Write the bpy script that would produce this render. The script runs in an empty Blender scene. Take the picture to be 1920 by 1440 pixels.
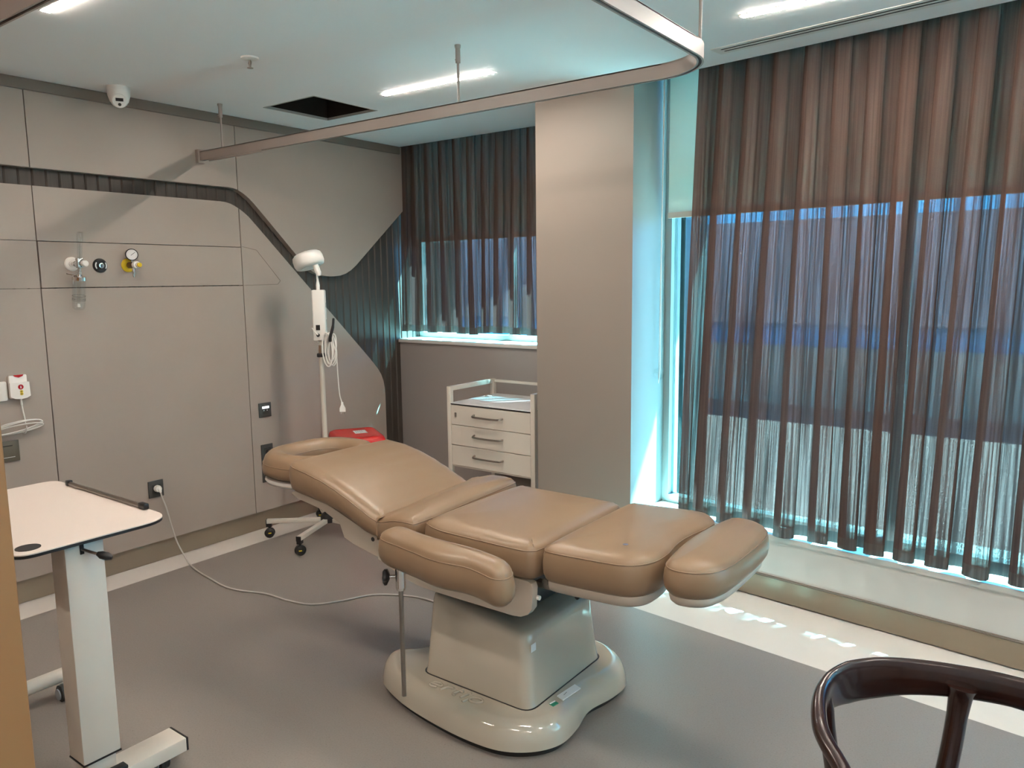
import bpy, bmesh, math, random
from mathutils import Vector, Matrix
random.seed(7)
S = bpy.context.scene
COL = S.collection
PI = math.pi

# ------------------------------------------------------------------ camera
cam_data = bpy.data.cameras.new('camera')
cam_data.sensor_fit = 'HORIZONTAL'; cam_data.sensor_width = 36.0
cam_data.lens = 36.0 * 1446.57 / 1920.0
cam_data.clip_start = 0.05; cam_data.clip_end = 200
cam = bpy.data.objects.new('camera', cam_data); COL.objects.link(cam)
cx_ = Vector((0.80540772, 0.59260376, -0.01179768))
cy_ = Vector((0.06957194, -0.11428444, -0.99100899))
cz_ = Vector((-0.58862395, 0.7973455, -0.13327416))
M = Matrix.Identity(4)
for i in range(3):
    M[i][0] = cx_[i]; M[i][1] = -cy_[i]; M[i][2] = -cz_[i]
M[0][3], M[1][3], M[2][3] = 4.31, 0.0, 1.63
cam.matrix_world = M
S.camera = cam

# facade frame: u runs along the window wall, n points outdoors
PH = math.radians(-6.6275)
U = Vector((math.cos(PH), math.sin(PH), 0)); N = Vector((-math.sin(PH), math.cos(PH), 0))
def F(u, n, z=0.0):
    return U * u + N * n + Vector((0, 0, z))

# ------------------------------------------------------------------ light
S.view_settings.view_transform = 'Standard'
S.view_settings.look = 'None'
S.view_settings.exposure = 1.38
S.view_settings.gamma = 1.0
S.view_settings.use_curve_mapping = False
S.cycles.use_denoising = True
S.cycles.max_bounces = 10
S.cycles.diffuse_bounces = 5
S.cycles.transparent_max_bounces = 16
S.cycles.sample_clamp_indirect = 6.0
S.cycles.caustics_reflective = False
S.cycles.caustics_refractive = False
w = bpy.data.worlds.new('sky'); S.world = w; w.use_nodes = True
bg = w.node_tree.nodes['Background']
SKY_COL = (0.13, 0.50, 1.0, 1); SKY_STR = 4.0
bg.inputs[0].default_value = SKY_COL; bg.inputs[1].default_value = SKY_STR
sun_d = bpy.data.lights.new('sun', 'SUN'); sun_d.energy = 55.0
sun_d.color = (0.74, 0.95, 1.0); sun_d.angle = math.radians(0.8)
sun = bpy.data.objects.new('sun', sun_d); COL.objects.link(sun)
trav = -(U * 0.62 + N * 1.0 + Vector((0, 0, 1.67)))
sun.rotation_euler = trav.to_track_quat('-Z', 'Y').to_euler()
sun.location = (4, 9, 8)
LAMP_E = 108.0
LAMP_COL = (1.0, 0.86, 0.745)

# ------------------------------------------------------------------ materials
MATS = {}
def mat(name, col, rough=0.5, metal=0.0, bump=None, coat=0.0, vary=None, trans=0.0, ior=1.45, spec=0.5, aniso=None):
    if name in MATS: return MATS[name]
    m = bpy.data.materials.new(name); m.use_nodes = True
    nt = m.node_tree; b = nt.nodes['Principled BSDF']
    b.inputs['Base Color'].default_value = (*col, 1)
    b.inputs['Roughness'].default_value = rough
    b.inputs['Metallic'].default_value = metal
    b.inputs['Coat Weight'].default_value = coat
    b.inputs['Coat Roughness'].default_value = 0.08
    b.inputs['IOR'].default_value = ior
    b.inputs['Specular IOR Level'].default_value = spec
    if trans: b.inputs['Transmission Weight'].default_value = trans
    if bump or vary:
        tc = nt.nodes.new('ShaderNodeTexCoord')
    if bump:
        nz = nt.nodes.new('ShaderNodeTexNoise'); nz.inputs['Scale'].default_value = bump[0]
        nz.inputs['Detail'].default_value = 3
        mp = nt.nodes.new('ShaderNodeMapping')
        if aniso: mp.inputs['Scale'].default_value = aniso
        nt.links.new(tc.outputs['Object'], mp.inputs[0]); nt.links.new(mp.outputs[0], nz.inputs['Vector'])
        bp = nt.nodes.new('ShaderNodeBump'); bp.inputs['Strength'].default_value = bump[1]
        bp.inputs['Distance'].default_value = bump[2] if len(bump) > 2 else 0.002
        nt.links.new(nz.outputs[0], bp.inputs['Height']); nt.links.new(bp.outputs[0], b.inputs['Normal'])
    if vary:
        nz = nt.nodes.new('ShaderNodeTexNoise'); nz.inputs['Scale'].default_value = vary[0]
        nz.inputs['Detail'].default_value = 4
        mp = nt.nodes.new('ShaderNodeMapping')
        if aniso: mp.inputs['Scale'].default_value = aniso
        nt.links.new(tc.outputs['Object'], mp.inputs[0]); nt.links.new(mp.outputs[0], nz.inputs['Vector'])
        cr = nt.nodes.new('ShaderNodeValToRGB')
        a = vary[1]
        cr.color_ramp.elements[0].position = 0.3; cr.color_ramp.elements[1].position = 0.7
        cr.color_ramp.elements[0].color = tuple(c * (1 - a) for c in col) + (1,)
        cr.color_ramp.elements[1].color = tuple(min(1, c * (1 + a)) for c in col) + (1,)
        nt.links.new(nz.outputs[0], cr.inputs[0]); nt.links.new(cr.outputs[0], b.inputs['Base Color'])
    MATS[name] = m
    return m
def emit_mat(name, col, strength):
    m = bpy.data.materials.new(name); m.use_nodes = True
    nt = m.node_tree; nt.nodes.remove(nt.nodes['Principled BSDF'])
    e = nt.nodes.new('ShaderNodeEmission'); e.inputs[0].default_value = (*col, 1); e.inputs[1].default_value = strength
    nt.links.new(e.outputs[0], nt.nodes['Material Output'].inputs[0])
    MATS[name] = m; return m

m_ceil = mat('ceiling_paint', (0.92, 0.92, 0.92), 0.55, bump=(60, 0.05))
m_panel = mat('taupe_panel', (0.36, 0.308, 0.268), 0.42, bump=(350, 0.12, 0.0008), vary=(2.5, 0.03))
m_wall = mat('taupe_paint', (0.31, 0.285, 0.27), 0.5, bump=(90, 0.05))
m_rear = mat('cream_paint', (0.80, 0.79, 0.77), 0.6)
m_pillar = mat('beige_paint', (0.275, 0.238, 0.208), 0.5, bump=(90, 0.05))
m_reveal = mat('grey_reveal_tone', (0.20, 0.21, 0.205), 0.5)
m_slat = mat('dark_bronze_slat', (0.060, 0.050, 0.042), 0.5, bump=(30, 0.15, 0.001), aniso=(1, 6, .3), vary=(14, 0.15))
m_void = mat('dark_gap', (0.02, 0.016, 0.013), 0.8)
m_trim = mat('bronze_trim', (0.17, 0.145, 0.12), 0.45)
m_skirt = mat('brushed_skirting', (0.30, 0.25, 0.19), 0.32, metal=0.55, bump=(40, 0.1, 0.001), aniso=(.3, .3, 8))
m_tile = mat('white_floor_tile', (0.68, 0.64, 0.59), 0.09, vary=(3, 0.03))
m_grey_sill = mat('grey_sill_stone', (0.64, 0.64, 0.61), 0.3)
m_white = mat('white_lacquer', (0.60, 0.55, 0.48), 0.35)
m_gloss = mat('cream_fibreglass', (0.42, 0.375, 0.305), 0.10, coat=1.0)
m_plate = mat('beige_plastic_frame', (0.46, 0.40, 0.33), 0.35)
m_black = mat('black_plastic', (0.012, 0.012, 0.013), 0.4)
m_rubber = mat('black_rubber', (0.018, 0.017, 0.016), 0.7)
m_chrome = mat('chrome', (0.72, 0.70, 0.68), 0.14, metal=1.0)
m_nickel = mat('satin_nickel', (0.33, 0.30, 0.27), 0.3, metal=1.0)
m_leather = mat('tan_leather', (0.245, 0.162, 0.098), 0.36, bump=(420, 0.10, 0.0006), vary=(5, 0.03))
m_pipe = mat('tan_leather_piping', (0.24, 0.16, 0.10), 0.4)
m_whitepl = mat('white_plastic', (0.80, 0.78, 0.74), 0.3)
m_cable = mat('white_cable', (0.74, 0.72, 0.68), 0.45)
m_cablegrey = mat('grey_cable', (0.50, 0.48, 0.45), 0.5)
m_anth = mat('anthracite_plastic', (0.055, 0.058, 0.055), 0.4)
m_anth2 = mat('anthracite_inset', (0.035, 0.037, 0.035), 0.5)
m_olive = mat('olive_brown_plastic', (0.115, 0.10, 0.075), 0.4)
m_red = mat('red_plastic', (0.62, 0.02, 0.018), 0.25)
m_redbtn = mat('dark_red_button', (0.45, 0.01, 0.015), 0.3)
m_yellow = mat('yellow_plastic', (0.75, 0.55, 0.03), 0.35)
m_paper = mat('paper_label', (0.75, 0.75, 0.74), 0.5)
m_ink = mat('label_ink', (0.08, 0.08, 0.08), 0.6)
m_green = mat('green_sticker', (0.02, 0.22, 0.13), 0.4)
m_track = mat('greige_track', (0.36, 0.31, 0.28), 0.4)
m_wood = mat('dark_walnut', (0.020, 0.0065, 0.0045), 0.27, coat=0.25, vary=(14, 0.3), aniso=(1, 5, 1))
m_tan = mat('ochre_paint', (0.29, 0.150, 0.060), 0.5, bump=(150, 0.1, 0.001))
m_bluetop = mat('white_laminate', (0.72, 0.73, 0.74), 0.12)
m_alu = mat('grey_aluminium', (0.42, 0.44, 0.42), 0.4, metal=0.3)
m_glassclear = mat('clear_glass', (0.95, 0.98, 0.98), 0.02, trans=1.0)
m_greyrub = mat('grey_wheel', (0.32, 0.34, 0.36), 0.5)
m_brown = mat('brown_plastic', (0.06, 0.025, 0.015), 0.4)
m_lamp = emit_mat('led_diffuser', LAMP_COL, LAMP_E)

def vinyl():
    m = mat('taupe_vinyl', (0.31, 0.275, 0.25), 0.38)
    nt = m.node_tree; b = nt.nodes['Principled BSDF']
    tc = nt.nodes.new('ShaderNodeTexCoord')
    n1 = nt.nodes.new('ShaderNodeTexVoronoi'); n1.inputs['Scale'].default_value = 60
    n1.inputs['Randomness'].default_value = 1.0
    r1 = nt.nodes.new('ShaderNodeValToRGB')
    r1.color_ramp.elements[0].position = 0.055; r1.color_ramp.elements[0].color = (0.13, 0.10, 0.085, 1)
    r1.color_ramp.elements[1].position = 0.09; r1.color_ramp.elements[1].color = (0.250, 0.222, 0.200, 1)
    nt.links.new(tc.outputs['Object'], n1.inputs['Vector']); nt.links.new(n1.outputs['Distance'], r1.inputs[0])
    n2 = nt.nodes.new('ShaderNodeTexNoise'); n2.inputs['Scale'].default_value = 160
    mx = nt.nodes.new('ShaderNodeMixRGB'); mx.blend_type = 'MULTIPLY'; mx.inputs[0].default_value = 0.5
    r2 = nt.nodes.new('ShaderNodeValToRGB')
    r2.color_ramp.elements[0].position = 0.35; r2.color_ramp.elements[0].color = (0.82, 0.82, 0.82, 1)
    r2.color_ramp.elements[1].position = 0.6; r2.color_ramp.elements[1].color = (1, 1, 1, 1)
    nt.links.new(tc.outputs['Object'], n2.inputs['Vector']); nt.links.new(n2.outputs[0], r2.inputs[0])
    nt.links.new(r1.outputs[0], mx.inputs[1]); nt.links.new(r2.outputs[0], mx.inputs[2])
    nt.links.new(mx.outputs[0], b.inputs['Base Color'])
    return m
m_vinyl = vinyl()

def glass_pane():
    m = bpy.data.materials.new('tinted_window_glass'); m.use_nodes = True
    nt = m.node_tree; nt.nodes.remove(nt.nodes['Principled BSDF'])
    t = nt.nodes.new('ShaderNodeBsdfTransparent'); t.inputs[0].default_value = (0.63, 0.93, 0.96, 1)
    g = nt.nodes.new('ShaderNodeBsdfGlossy'); g.inputs['Roughness'].default_value = 0.02
    mx = nt.nodes.new('ShaderNodeMixShader'); mx.inputs[0].default_value = 0.07
    nt.links.new(t.outputs[0], mx.inputs[1]); nt.links.new(g.outputs[0], mx.inputs[2])
    nt.links.new(mx.outputs[0], nt.nodes['Material Output'].inputs[0])
    return m
m_pane = glass_pane()

def clear_tube():
    m = bpy.data.materials.new('clear_acrylic'); m.use_nodes = True
    nt = m.node_tree; nt.nodes.remove(nt.nodes['Principled BSDF'])
    t = nt.nodes.new('ShaderNodeBsdfTransparent'); t.inputs[0].default_value = (0.96, 0.975, 0.975, 1)
    g = nt.nodes.new('ShaderNodeBsdfGlossy'); g.inputs['Roughness'].default_value = 0.04
    mx = nt.nodes.new('ShaderNodeMixShader'); mx.inputs[0].default_value = 0.10
    nt.links.new(t.outputs[0], mx.inputs[1]); nt.links.new(g.outputs[0], mx.inputs[2])
    nt.links.new(mx.outputs[0], nt.nodes['Material Output'].inputs[0])
    return m
m_clear = clear_tube()

def fabric(name, col, tcol, base_open, k_open, trans_w):
    """woven cloth: diffuse + translucent, with open weave between slubby vertical yarns (UV in metres)"""
    m = bpy.data.materials.new(name); m.use_nodes = True
    nt = m.node_tree; L = nt.links; nt.nodes.remove(nt.nodes['Principled BSDF'])
    uv = nt.nodes.new('ShaderNodeUVMap'); uv.uv_map = 'UVMap'
    def noise(sx, sy, det=2):
        mp = nt.nodes.new('ShaderNodeMapping'); mp.inputs['Scale'].default_value = (sx, sy, 1)
        nz = nt.nodes.new('ShaderNodeTexNoise'); nz.inputs['Scale'].default_value = 1.0; nz.inputs['Detail'].default_value = det
        L.new(uv.outputs[0], mp.inputs[0]); L.new(mp.outputs[0], nz.inputs['Vector']); return nz
    a = noise(175, 1.2, 2); b_ = noise(500, 160, 1)
    add = nt.nodes.new('ShaderNodeMath'); add.operation = 'MULTIPLY_ADD'
    L.new(b_.outputs[0], add.inputs[0]); add.inputs[1].default_value = 0.45; L.new(a.outputs[0], add.inputs[2])
    rmp = nt.nodes.new('ShaderNodeMapRange'); rmp.inputs['From Min'].default_value = 0.62; rmp.inputs['From Max'].default_value = 0.88
    rmp.inputs['To Min'].default_value = base_open; rmp.inputs['To Max'].default_value = k_open
    L.new(add.outputs[0], rmp.inputs['Value'])
    d = nt.nodes.new('ShaderNodeBsdfDiffuse'); t = nt.nodes.new('ShaderNodeBsdfTranslucent'); tr = nt.nodes.new('ShaderNodeBsdfTransparent')
    cr = nt.nodes.new('ShaderNodeValToRGB'); cr.color_ramp.elements[0].position = .35; cr.color_ramp.elements[1].position = .65
    cr.color_ramp.elements[0].color = tuple(c * 0.75 for c in col) + (1,); cr.color_ramp.elements[1].color = tuple(c * 1.2 for c in col) + (1,)
    L.new(a.outputs[0], cr.inputs[0]); L.new(cr.outputs[0], d.inputs[0])
    t.inputs[0].default_value = (*tcol, 1)
    m1 = nt.nodes.new('ShaderNodeMixShader'); m1.inputs[0].default_value = trans_w
    L.new(d.outputs[0], m1.inputs[1]); L.new(t.outputs[0], m1.inputs[2])
    m2 = nt.nodes.new('ShaderNodeMixShader'); L.new(rmp.outputs[0], m2.inputs[0])
    L.new(m1.outputs[0], m2.inputs[1]); L.new(tr.outputs[0], m2.inputs[2])
    L.new(m2.outputs[0], nt.nodes['Material Output'].inputs[0])
    return m
m_curtain = fabric('brown_sheer_weave', (0.086, 0.054, 0.044), (0.20, 0.10, 0.09), 0.010, 0.125, 0.09)
m_hem = fabric('brown_sheer_hem', (0.105, 0.080, 0.068), (0.05, 0.042, 0.04), 0.0, 0.004, 0.2)
def blind_mat():
    m = bpy.data.materials.new('cream_blind_cloth'); m.use_nodes = True
    nt = m.node_tree; nt.nodes.remove(nt.nodes['Principled BSDF'])
    d = nt.nodes.new('ShaderNodeBsdfDiffuse'); d.inputs[0].default_value = (0.75, 0.76, 0.72, 1)
    t = nt.nodes.new('ShaderNodeBsdfTranslucent'); t.inputs[0].default_value = (0.80, 0.84, 0.72, 1)
    m1 = nt.nodes.new('ShaderNodeMixShader'); m1.inputs[0].default_value = 0.42
    nt.links.new(d.outputs[0], m1.inputs[1]); nt.links.new(t.outputs[0], m1.inputs[2])
    nt.links.new(m1.outputs[0], nt.nodes['Material Output'].inputs[0])
    return m
m_blind = blind_mat()

# ------------------------------------------------------------------ helpers
class MB:
    def __init__(s): s.bm = bmesh.new()
    def box(s, x0, x1, y0, y1, z0, z1, mtx=None):
        r = bmesh.ops.create_cube(s.bm, size=1.0)['verts']
        sc = Matrix.Diagonal((x1 - x0, y1 - y0, z1 - z0, 1)); t = Matrix.Translation(((x0 + x1) / 2, (y0 + y1) / 2, (z0 + z1) / 2))
        bmesh.ops.transform(s.bm, matrix=(mtx @ t @ sc) if mtx else t @ sc, verts=r); return s
    def cyl(s, a, b, r0, r1=None, seg=24, cap=True):
        a = Vector(a); b = Vector(b); r1 = r0 if r1 is None else r1
        d = b - a; q = d.to_track_quat('Z', 'Y').to_matrix().to_4x4()
        v = bmesh.ops.create_cone(s.bm, cap_ends=cap, segments=seg, radius1=r0, radius2=r1, depth=d.length)['verts']
        bmesh.ops.transform(s.bm, matrix=Matrix.Translation((a + b) / 2) @ q, verts=v); return s
    def sphere(s, c, r, sc=(1, 1, 1), seg=24, rings=14, mtx=None):
        v = bmesh.ops.create_uvsphere(s.bm, u_segments=seg, v_segments=rings, radius=r)['verts']
        bmesh.ops.transform(s.bm, matrix=Matrix.Translation(c) @ (mtx or Matrix.Identity(4)) @ Matrix.Diagonal((*sc, 1)), verts=v); return s
    def rings(s, rings, close=True, cap0=True, cap1=True):
        vr = [[s.bm.verts.new(p) for p in r] for r in rings]
        n = len(vr[0])
        for a, b in zip(vr, vr[1:]):
            for i in range(n if close else n - 1):
                j = (i + 1) % n
                s.bm.faces.new((a[i], a[j], b[j], b[i]))
        if cap0: s.bm.faces.new(vr[0][::-1])
        if cap1: s.bm.faces.new(vr[-1])
        return s
    def lathe(s, prof, origin=(0, 0, 0), axis=(0, 0, 1), seg=32):
        q = Vector(axis).to_track_quat('Z', 'Y').to_matrix(); o = Vector(origin)
        return s.rings([[o + q @ Vector((r * math.cos(2 * PI * k / seg), r * math.sin(2 * PI * k / seg), h)) for k in range(seg)] for r, h in prof])
    def prism(s, pts, vec):
        vec = Vector(vec); a = [Vector(p) for p in pts]
        return s.rings([a, [p + vec for p in a]])
    def tube(s, pts, r, seg=10, closed=False, rad=None, flat=None):
        pts = [Vector(p) for p in pts]; n = len(pts)
        tang = []
        for i in range(n):
            if closed: t = pts[(i + 1) % n] - pts[i - 1]
            else: t = pts[min(i + 1, n - 1)] - pts[max(i - 1, 0)]
            tang.append(t.normalized())
        up = Vector((0, 0, 1)) if abs(tang[0].z) < 0.9 else Vector((1, 0, 0))
        nrm = (up - tang[0] * up.dot(tang[0])).normalized()
        rs = []
        for i in range(n):
            nrm = (nrm - tang[i] * nrm.dot(tang[i])).normalized(); bi = tang[i].cross(nrm)
            rr = rad[i] if rad else r
            rs.append([pts[i] + nrm * rr * math.cos(2 * PI * k / seg) + bi * rr * math.sin(2 * PI * k / seg) for k in range(seg)])
        if closed:
            rs.append(rs[0])
            # re-create with shared first ring
            vr = [[s.bm.verts.new(p) for p in r_] for r_ in rs[:-1]]
            for i in range(n):
                a, b = vr[i], vr[(i + 1) % n]
                for k in range(seg):
                    j = (k + 1) % seg
                    s.bm.faces.new((a[k], a[j], b[j], b[k]))
            return s
        return s.rings(rs)
    def bevel(s, w, seg=2, ang=35):
        es = [e for e in s.bm.edges if len(e.link_faces) == 2 and e.calc_face_angle(0) > math.radians(ang)]
        bmesh.ops.bevel(s.bm, geom=es, offset=w, segments=seg, profile=0.5, affect='EDGES', clamp_overlap=True); return s
    def obj(s, name, m, parent=None, smooth=35, loc=None):
        bmesh.ops.recalc_face_normals(s.bm, faces=s.bm.faces)
        me = bpy.data.meshes.new(name); s.bm.to_mesh(me); s.bm.free()
        o = bpy.data.objects.new(name, me); COL.objects.link(o)
        me.materials.append(m)
        if smooth:
            for p in me.polygons: p.use_smooth = True
            me.set_sharp_from_angle(angle=math.radians(smooth))
        if parent:
            o.parent = parent
            pm = Matrix.Translation(parent.location) if parent.parent is None else Matrix.Identity(4)
            if parent.type == 'EMPTY' and not parent.get('_local'):
                o.matrix_parent_inverse = Matrix.Translation(-Vector(parent.location))
        return o

def tag(o, label=None, cat=None, group=None, kind=None):
    if label: o['label'] = label
    if cat: o['category'] = cat
    if group: o['group'] = group
    if kind: o['kind'] = kind
    return o
def struct(o): o['kind'] = 'structure'; return o
def thing(name, label, cat, loc, group=None):
    o = bpy.data.objects.new(name, None); COL.objects.link(o); o.location = loc; o.empty_display_size = 0.1
    return tag(o, label, cat, group)
def sthing(name, loc=(0, 0, 0)):
    o = bpy.data.objects.new(name, None); COL.objects.link(o); o.location = loc
    return struct(o)
def move_tree(o, delta):
    o.location = Vector(o.location) + Vector(delta)
def copy_tree(o, parent=None):
    c = o.copy(); COL.objects.link(c)
    if parent: c.parent = parent; c.matrix_parent_inverse = o.matrix_parent_inverse.copy()
    for ch in list(o.children): copy_tree(ch, c)
    return c
def catmull(P, per=8, closed=True):
    P = [Vector(p) for p in P]; n = len(P); out = []
    rng = range(n) if closed else range(n - 1)
    for i in rng:
        if closed: p0, p1, p2, p3 = P[i - 1], P[i], P[(i + 1) % n], P[(i + 2) % n]
        else: p0, p1, p2, p3 = P[max(i - 1, 0)], P[i], P[i + 1], P[min(i + 2, n - 1)]
        for k in range(per):
            t = k / per
            out.append(0.5 * ((2 * p1) + (p2 - p0) * t + (2 * p0 - 5 * p1 + 4 * p2 - p3) * t * t + (3 * p1 - p0 - 3 * p2 + p3) * t ** 3))
    if not closed: out.append(P[-1])
    return out
def roundpoly(pts, r, k=5):
    """polygon with rounded corners; r may be a list"""
    n = len(pts); out = []
    for i in range(n):
        p = Vector(pts[i]); a = Vector(pts[i - 1]) - p; b = Vector(pts[(i + 1) % n]) - p
        rr = r[i] if isinstance(r, (list, tuple)) else r
        if rr <= 0: out.append(p); continue
        rr = min(rr, a.length * .49, b.length * .49)
        pa = p + a.normalized() * rr; pb = p + b.normalized() * rr
        for j in range(k + 1):
            t = j / k; out.append((1 - t) ** 2 * pa + 2 * t * (1 - t) * p + t * t * pb)
    return out
def interp(tab, x):
    if x <= tab[0][0]: return tab[0][1]
    for (a, va), (b, vb) in zip(tab, tab[1:]):
        if x <= b:
            t = (x - a) / (b - a); t = t * t * (3 - 2 * t) * .35 + t * .65
            return va + (vb - va) * t
    return tab[-1][1]
def inset(pts, d):
    n = len(pts); out = []
    area = sum(pts[i].x * pts[(i + 1) % n].y - pts[(i + 1) % n].x * pts[i].y for i in range(n))
    sg = 1 if area > 0 else -1
    for i in range(n):
        t = (pts[(i + 1) % n] - pts[i - 1]); nn = Vector((-t.y, t.x)).normalized() * sg
        out.append(Vector((pts[i].x, pts[i].y)) + nn * d)
    return out
def cushion(name, outline, zb, zs, crown, parent, zf=lambda x, y: 0.0, m=None, edge=0.018, bulge=0.006, per=6, piping=True, sm=None, spine=None):
    o2 = [Vector((p.x, p.y)) for p in (catmull([(*p, 0) for p in outline], per) if sm is None else sm)]
    n = len(o2); cen = Vector((sum(p.x for p in o2) / n, sum(p.y for p in o2) / n))
    h = zs - zb
    prof = [(0.016, 0.0), (0.004, 0.012), (-bulge * .6, h * .3), (-bulge, h * .55), (-bulge * .5, h * .85), (0.002, h)]
    rings = []
    for d, hz in prof:
        ins = inset(o2, d)
        rings.append([Vector((p.x, p.y, zb + hz + zf(p.x, p.y))) for p in ins])
    seam = rings[-1]
    last = None
    if spine:
        for t in (.05, .13, .24, .38, .54, .72, .9):
            rings.append([Vector((q.x, q.y, zs + crown * math.sqrt(1 - (1 - t) ** 2) + zf(q.x, q.y))) for q in [p.lerp(spine(p), t) for p in inset(o2, 0.002)]])
        last = [Vector((q.x, q.y)) for q in rings[-1]]
    for d, f in () if spine else ((0.008, .30), (edge, .52), (edge * 2.1, .74)):
        ins = inset(o2, d)
        rings.append([Vector((p.x, p.y, zs + crown * f + zf(p.x, p.y))) for p in ins]); last = ins
    for t in () if spine else (.12, .25, .4, .55, .7, .85, .95):
        q = [p.lerp(cen, t) for p in last]
        rings.append([Vector((p.x, p.y, zs + crown * (.74 + .26 * math.sin(min(1, t * 1.2) * PI / 2)) + zf(p.x, p.y))) for p in q])
    o = MB().rings(rings).obj(name, m or m_leather, parent, smooth=60)
    if piping:
        MB().tube([p + Vector((0, 0, 0.001)) for p in seam], 0.0022, 6, closed=True).obj('piping', m_pipe, o, smooth=80)
    return o

# ================================================================== SETTING
XR, YB = 7.4, -1.8
CE = 2.652
# floor: white tile slab with the taupe vinyl sheet laid on it
fl = MB().box(-0.3, XR + .3, YB - .3, 5.3, -0.10, -0.002).obj('floor', m_tile, smooth=0); struct(fl)
vy = lambda x, n: (n - N.x * x) / N.y
MB().prism([(0.205, YB, -.002), (XR, YB, -.002), (XR, vy(XR, 3.59), -.002), (1.5, vy(1.5, 3.59), -.002), (0.205, 3.62, -.002)], (0, 0, .002)).obj('vinyl_sheet', m_vinyl, fl, smooth=0)

# ceiling with the open hatch and the curtain pockets along the windows
HX0, HX1, HY0, HY1 = 0.36, 0.81, 2.93, 3.408
cb = MB()
cb.box(-.1, HX0, YB, 4.41, CE, CE + .18)
cb.box(HX0, HX1, YB, HY0, CE, CE + .18)
cb.box(HX0, HX1, HY1, 4.41, CE, CE + .18)
cb.box(HX1, 1.72, YB, 4.41, CE, CE + .18)
cb.prism([(1.72, YB, CE), (XR, YB, CE), (XR, vy(XR, 4.046), CE), (1.72, vy(1.72, 4.046), CE)], (0, 0, .18))
ceil = cb.obj('ceiling', m_ceil, smooth=0); struct(ceil)
MB().box(-.4, XR + .4, YB - .3, 5.2, CE + .42, CE + .5).obj('upper_slab', m_void, ceil, smooth=0)
hb = MB()
for a in ((HX0 - .004, HX0 + .004, HY0, HY1), (HX1 - .004, HX1 + .004, HY0, HY1), (HX0, HX1, HY0 - .004, HY0 + .004), (HX0, HX1, HY1 - .004, HY1 + .004)):
    hb.box(a[0], a[1], a[2], a[3], CE - .002, CE + .012)
hb.obj('hatch_edge', mat('raw_plaster_edge', (0.50, 0.50, 0.47), .8, bump=(60, .5)), ceil, smooth=0)
MB().box(HX0 - .3, HX1 + .5, 3.12, 3.30, CE + .24, CE + .40).bevel(.01).obj('duct', mat('galvanised_duct', (.14, .13, .12), .5, metal=.4), ceil)
cbw = MB()


for a in ((HX0 + .001, HX0 + .004, HY0, HY1), (HX1 - .004, HX1 - .001, HY0, HY1), (HX0, HX1, HY0 + .001, HY0 + .004), (HX0, HX1, HY1 - .004, HY1 - .001)):
    cbw.box(*a, CE + .0121, CE + .19)
for a in ((HX0 - .32, HX0 - .30, HY0 - .3, HY1 + .3), (HX1 + .6, HX1 + .62, HY0 - .3, HY1 + .3), (HX0 - .3, HX1 + .6, HY0 - .32, HY0 - .3), (HX0 - .3, HX1 + .6, HY1 + .3, HY1 + .32)):
    cbw.box(*a, CE + .18, CE + .42)
cbw.obj('hatch_shade_liner', m_void, ceil, smooth=0)  # near-black lining stands in for the shade inside the open hatch

# --- headboard wall (x = 0)
wl = MB().box(-.35, -.062, YB, 5.2, 0, CE + .4).obj('wall_left', m_void, smooth=0); struct(wl)
G = .0025
def panel(poly, x0=-.05, x1=0.0, name='wall_panel', m=m_panel, bev=.0015):
    b = MB().prism([(x0, p[0], p[1]) for p in poly], (x1 - x0, 0, 0))
    if bev: b.bevel(bev, 1, 50)
    return b.obj(name, m, wl, smooth=30)
Y1, Y2 = 1.780, 2.972; ZT = 2.132; ZA, ZB_ = 1.618, 1.859; Z0 = .122
# lower panels, left column
panel([(YB, Z0), (Y1 - G, Z0), (Y1 - G, ZA - G), (YB, ZA - G)])
panel([(YB, ZA), (Y1 - G, ZA), (Y1 - G, ZB_ - G), (YB, ZB_ - G)])
panel([(YB, ZB_), (Y1 - G, ZB_), (Y1 - G, ZT), (YB, ZT)])
# middle column
panel([(Y1 + G, Z0), (Y2 - G, Z0), (Y2 - G, ZA - G), (Y1 + G, ZA - G)])
panel([(Y1 + .005, ZA + .002), (Y2 - G, ZA + .002), (Y2 - G, ZB_ - .004), (Y1 + .005, ZB_ - .004)], name='service_panel')
crv = catmull([(2.84, ZT), (2.91, 2.127), (2.972, 2.100), (3.03, 2.058), (3.075, 2.015), (3.15, 1.940)], 5, closed=False) if False else None
c1 = [(2.84, ZT), (2.88, 2.130), (2.915, 2.122), (2.945, 2.110), (Y2 - G, 2.097)]
panel([(Y1 + G, ZB_), (Y2 - G, ZB_)] + c1[::-1] + [(Y1 + G, ZT)])
c2 = [(Y2 + G, 2.095), (3.005, 2.076), (3.04, 2.050), (3.075, 2.016), (3.12, 1.972)]
c3 = [(4.03, 1.062), (4.075, 1.015), (4.115, .970), (4.145, .925), (4.166, .875), (4.178, .820), (4.182, .76), (4.182, Z0)]
panel([(Y2 + G, Z0)] + [(Y2 + G, 2.095)] + c2[1:] + c3)
# faint inlay outline right of the service panel
ib = MB()
inl = [(2.978, 1.862), (3.085, 1.842), (3.258, 1.645), (3.235, 1.622), (2.978, 1.618)]
for a, b in zip(inl, inl[1:]):
    ib.tube([(0.0004, a[0], a[1]), (0.0004, b[0], b[1])], .0012, 4)
ib.obj('inlay_line', mat('inlay_shadow_line', (.20, .165, .13), .5), wl, smooth=0)
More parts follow.
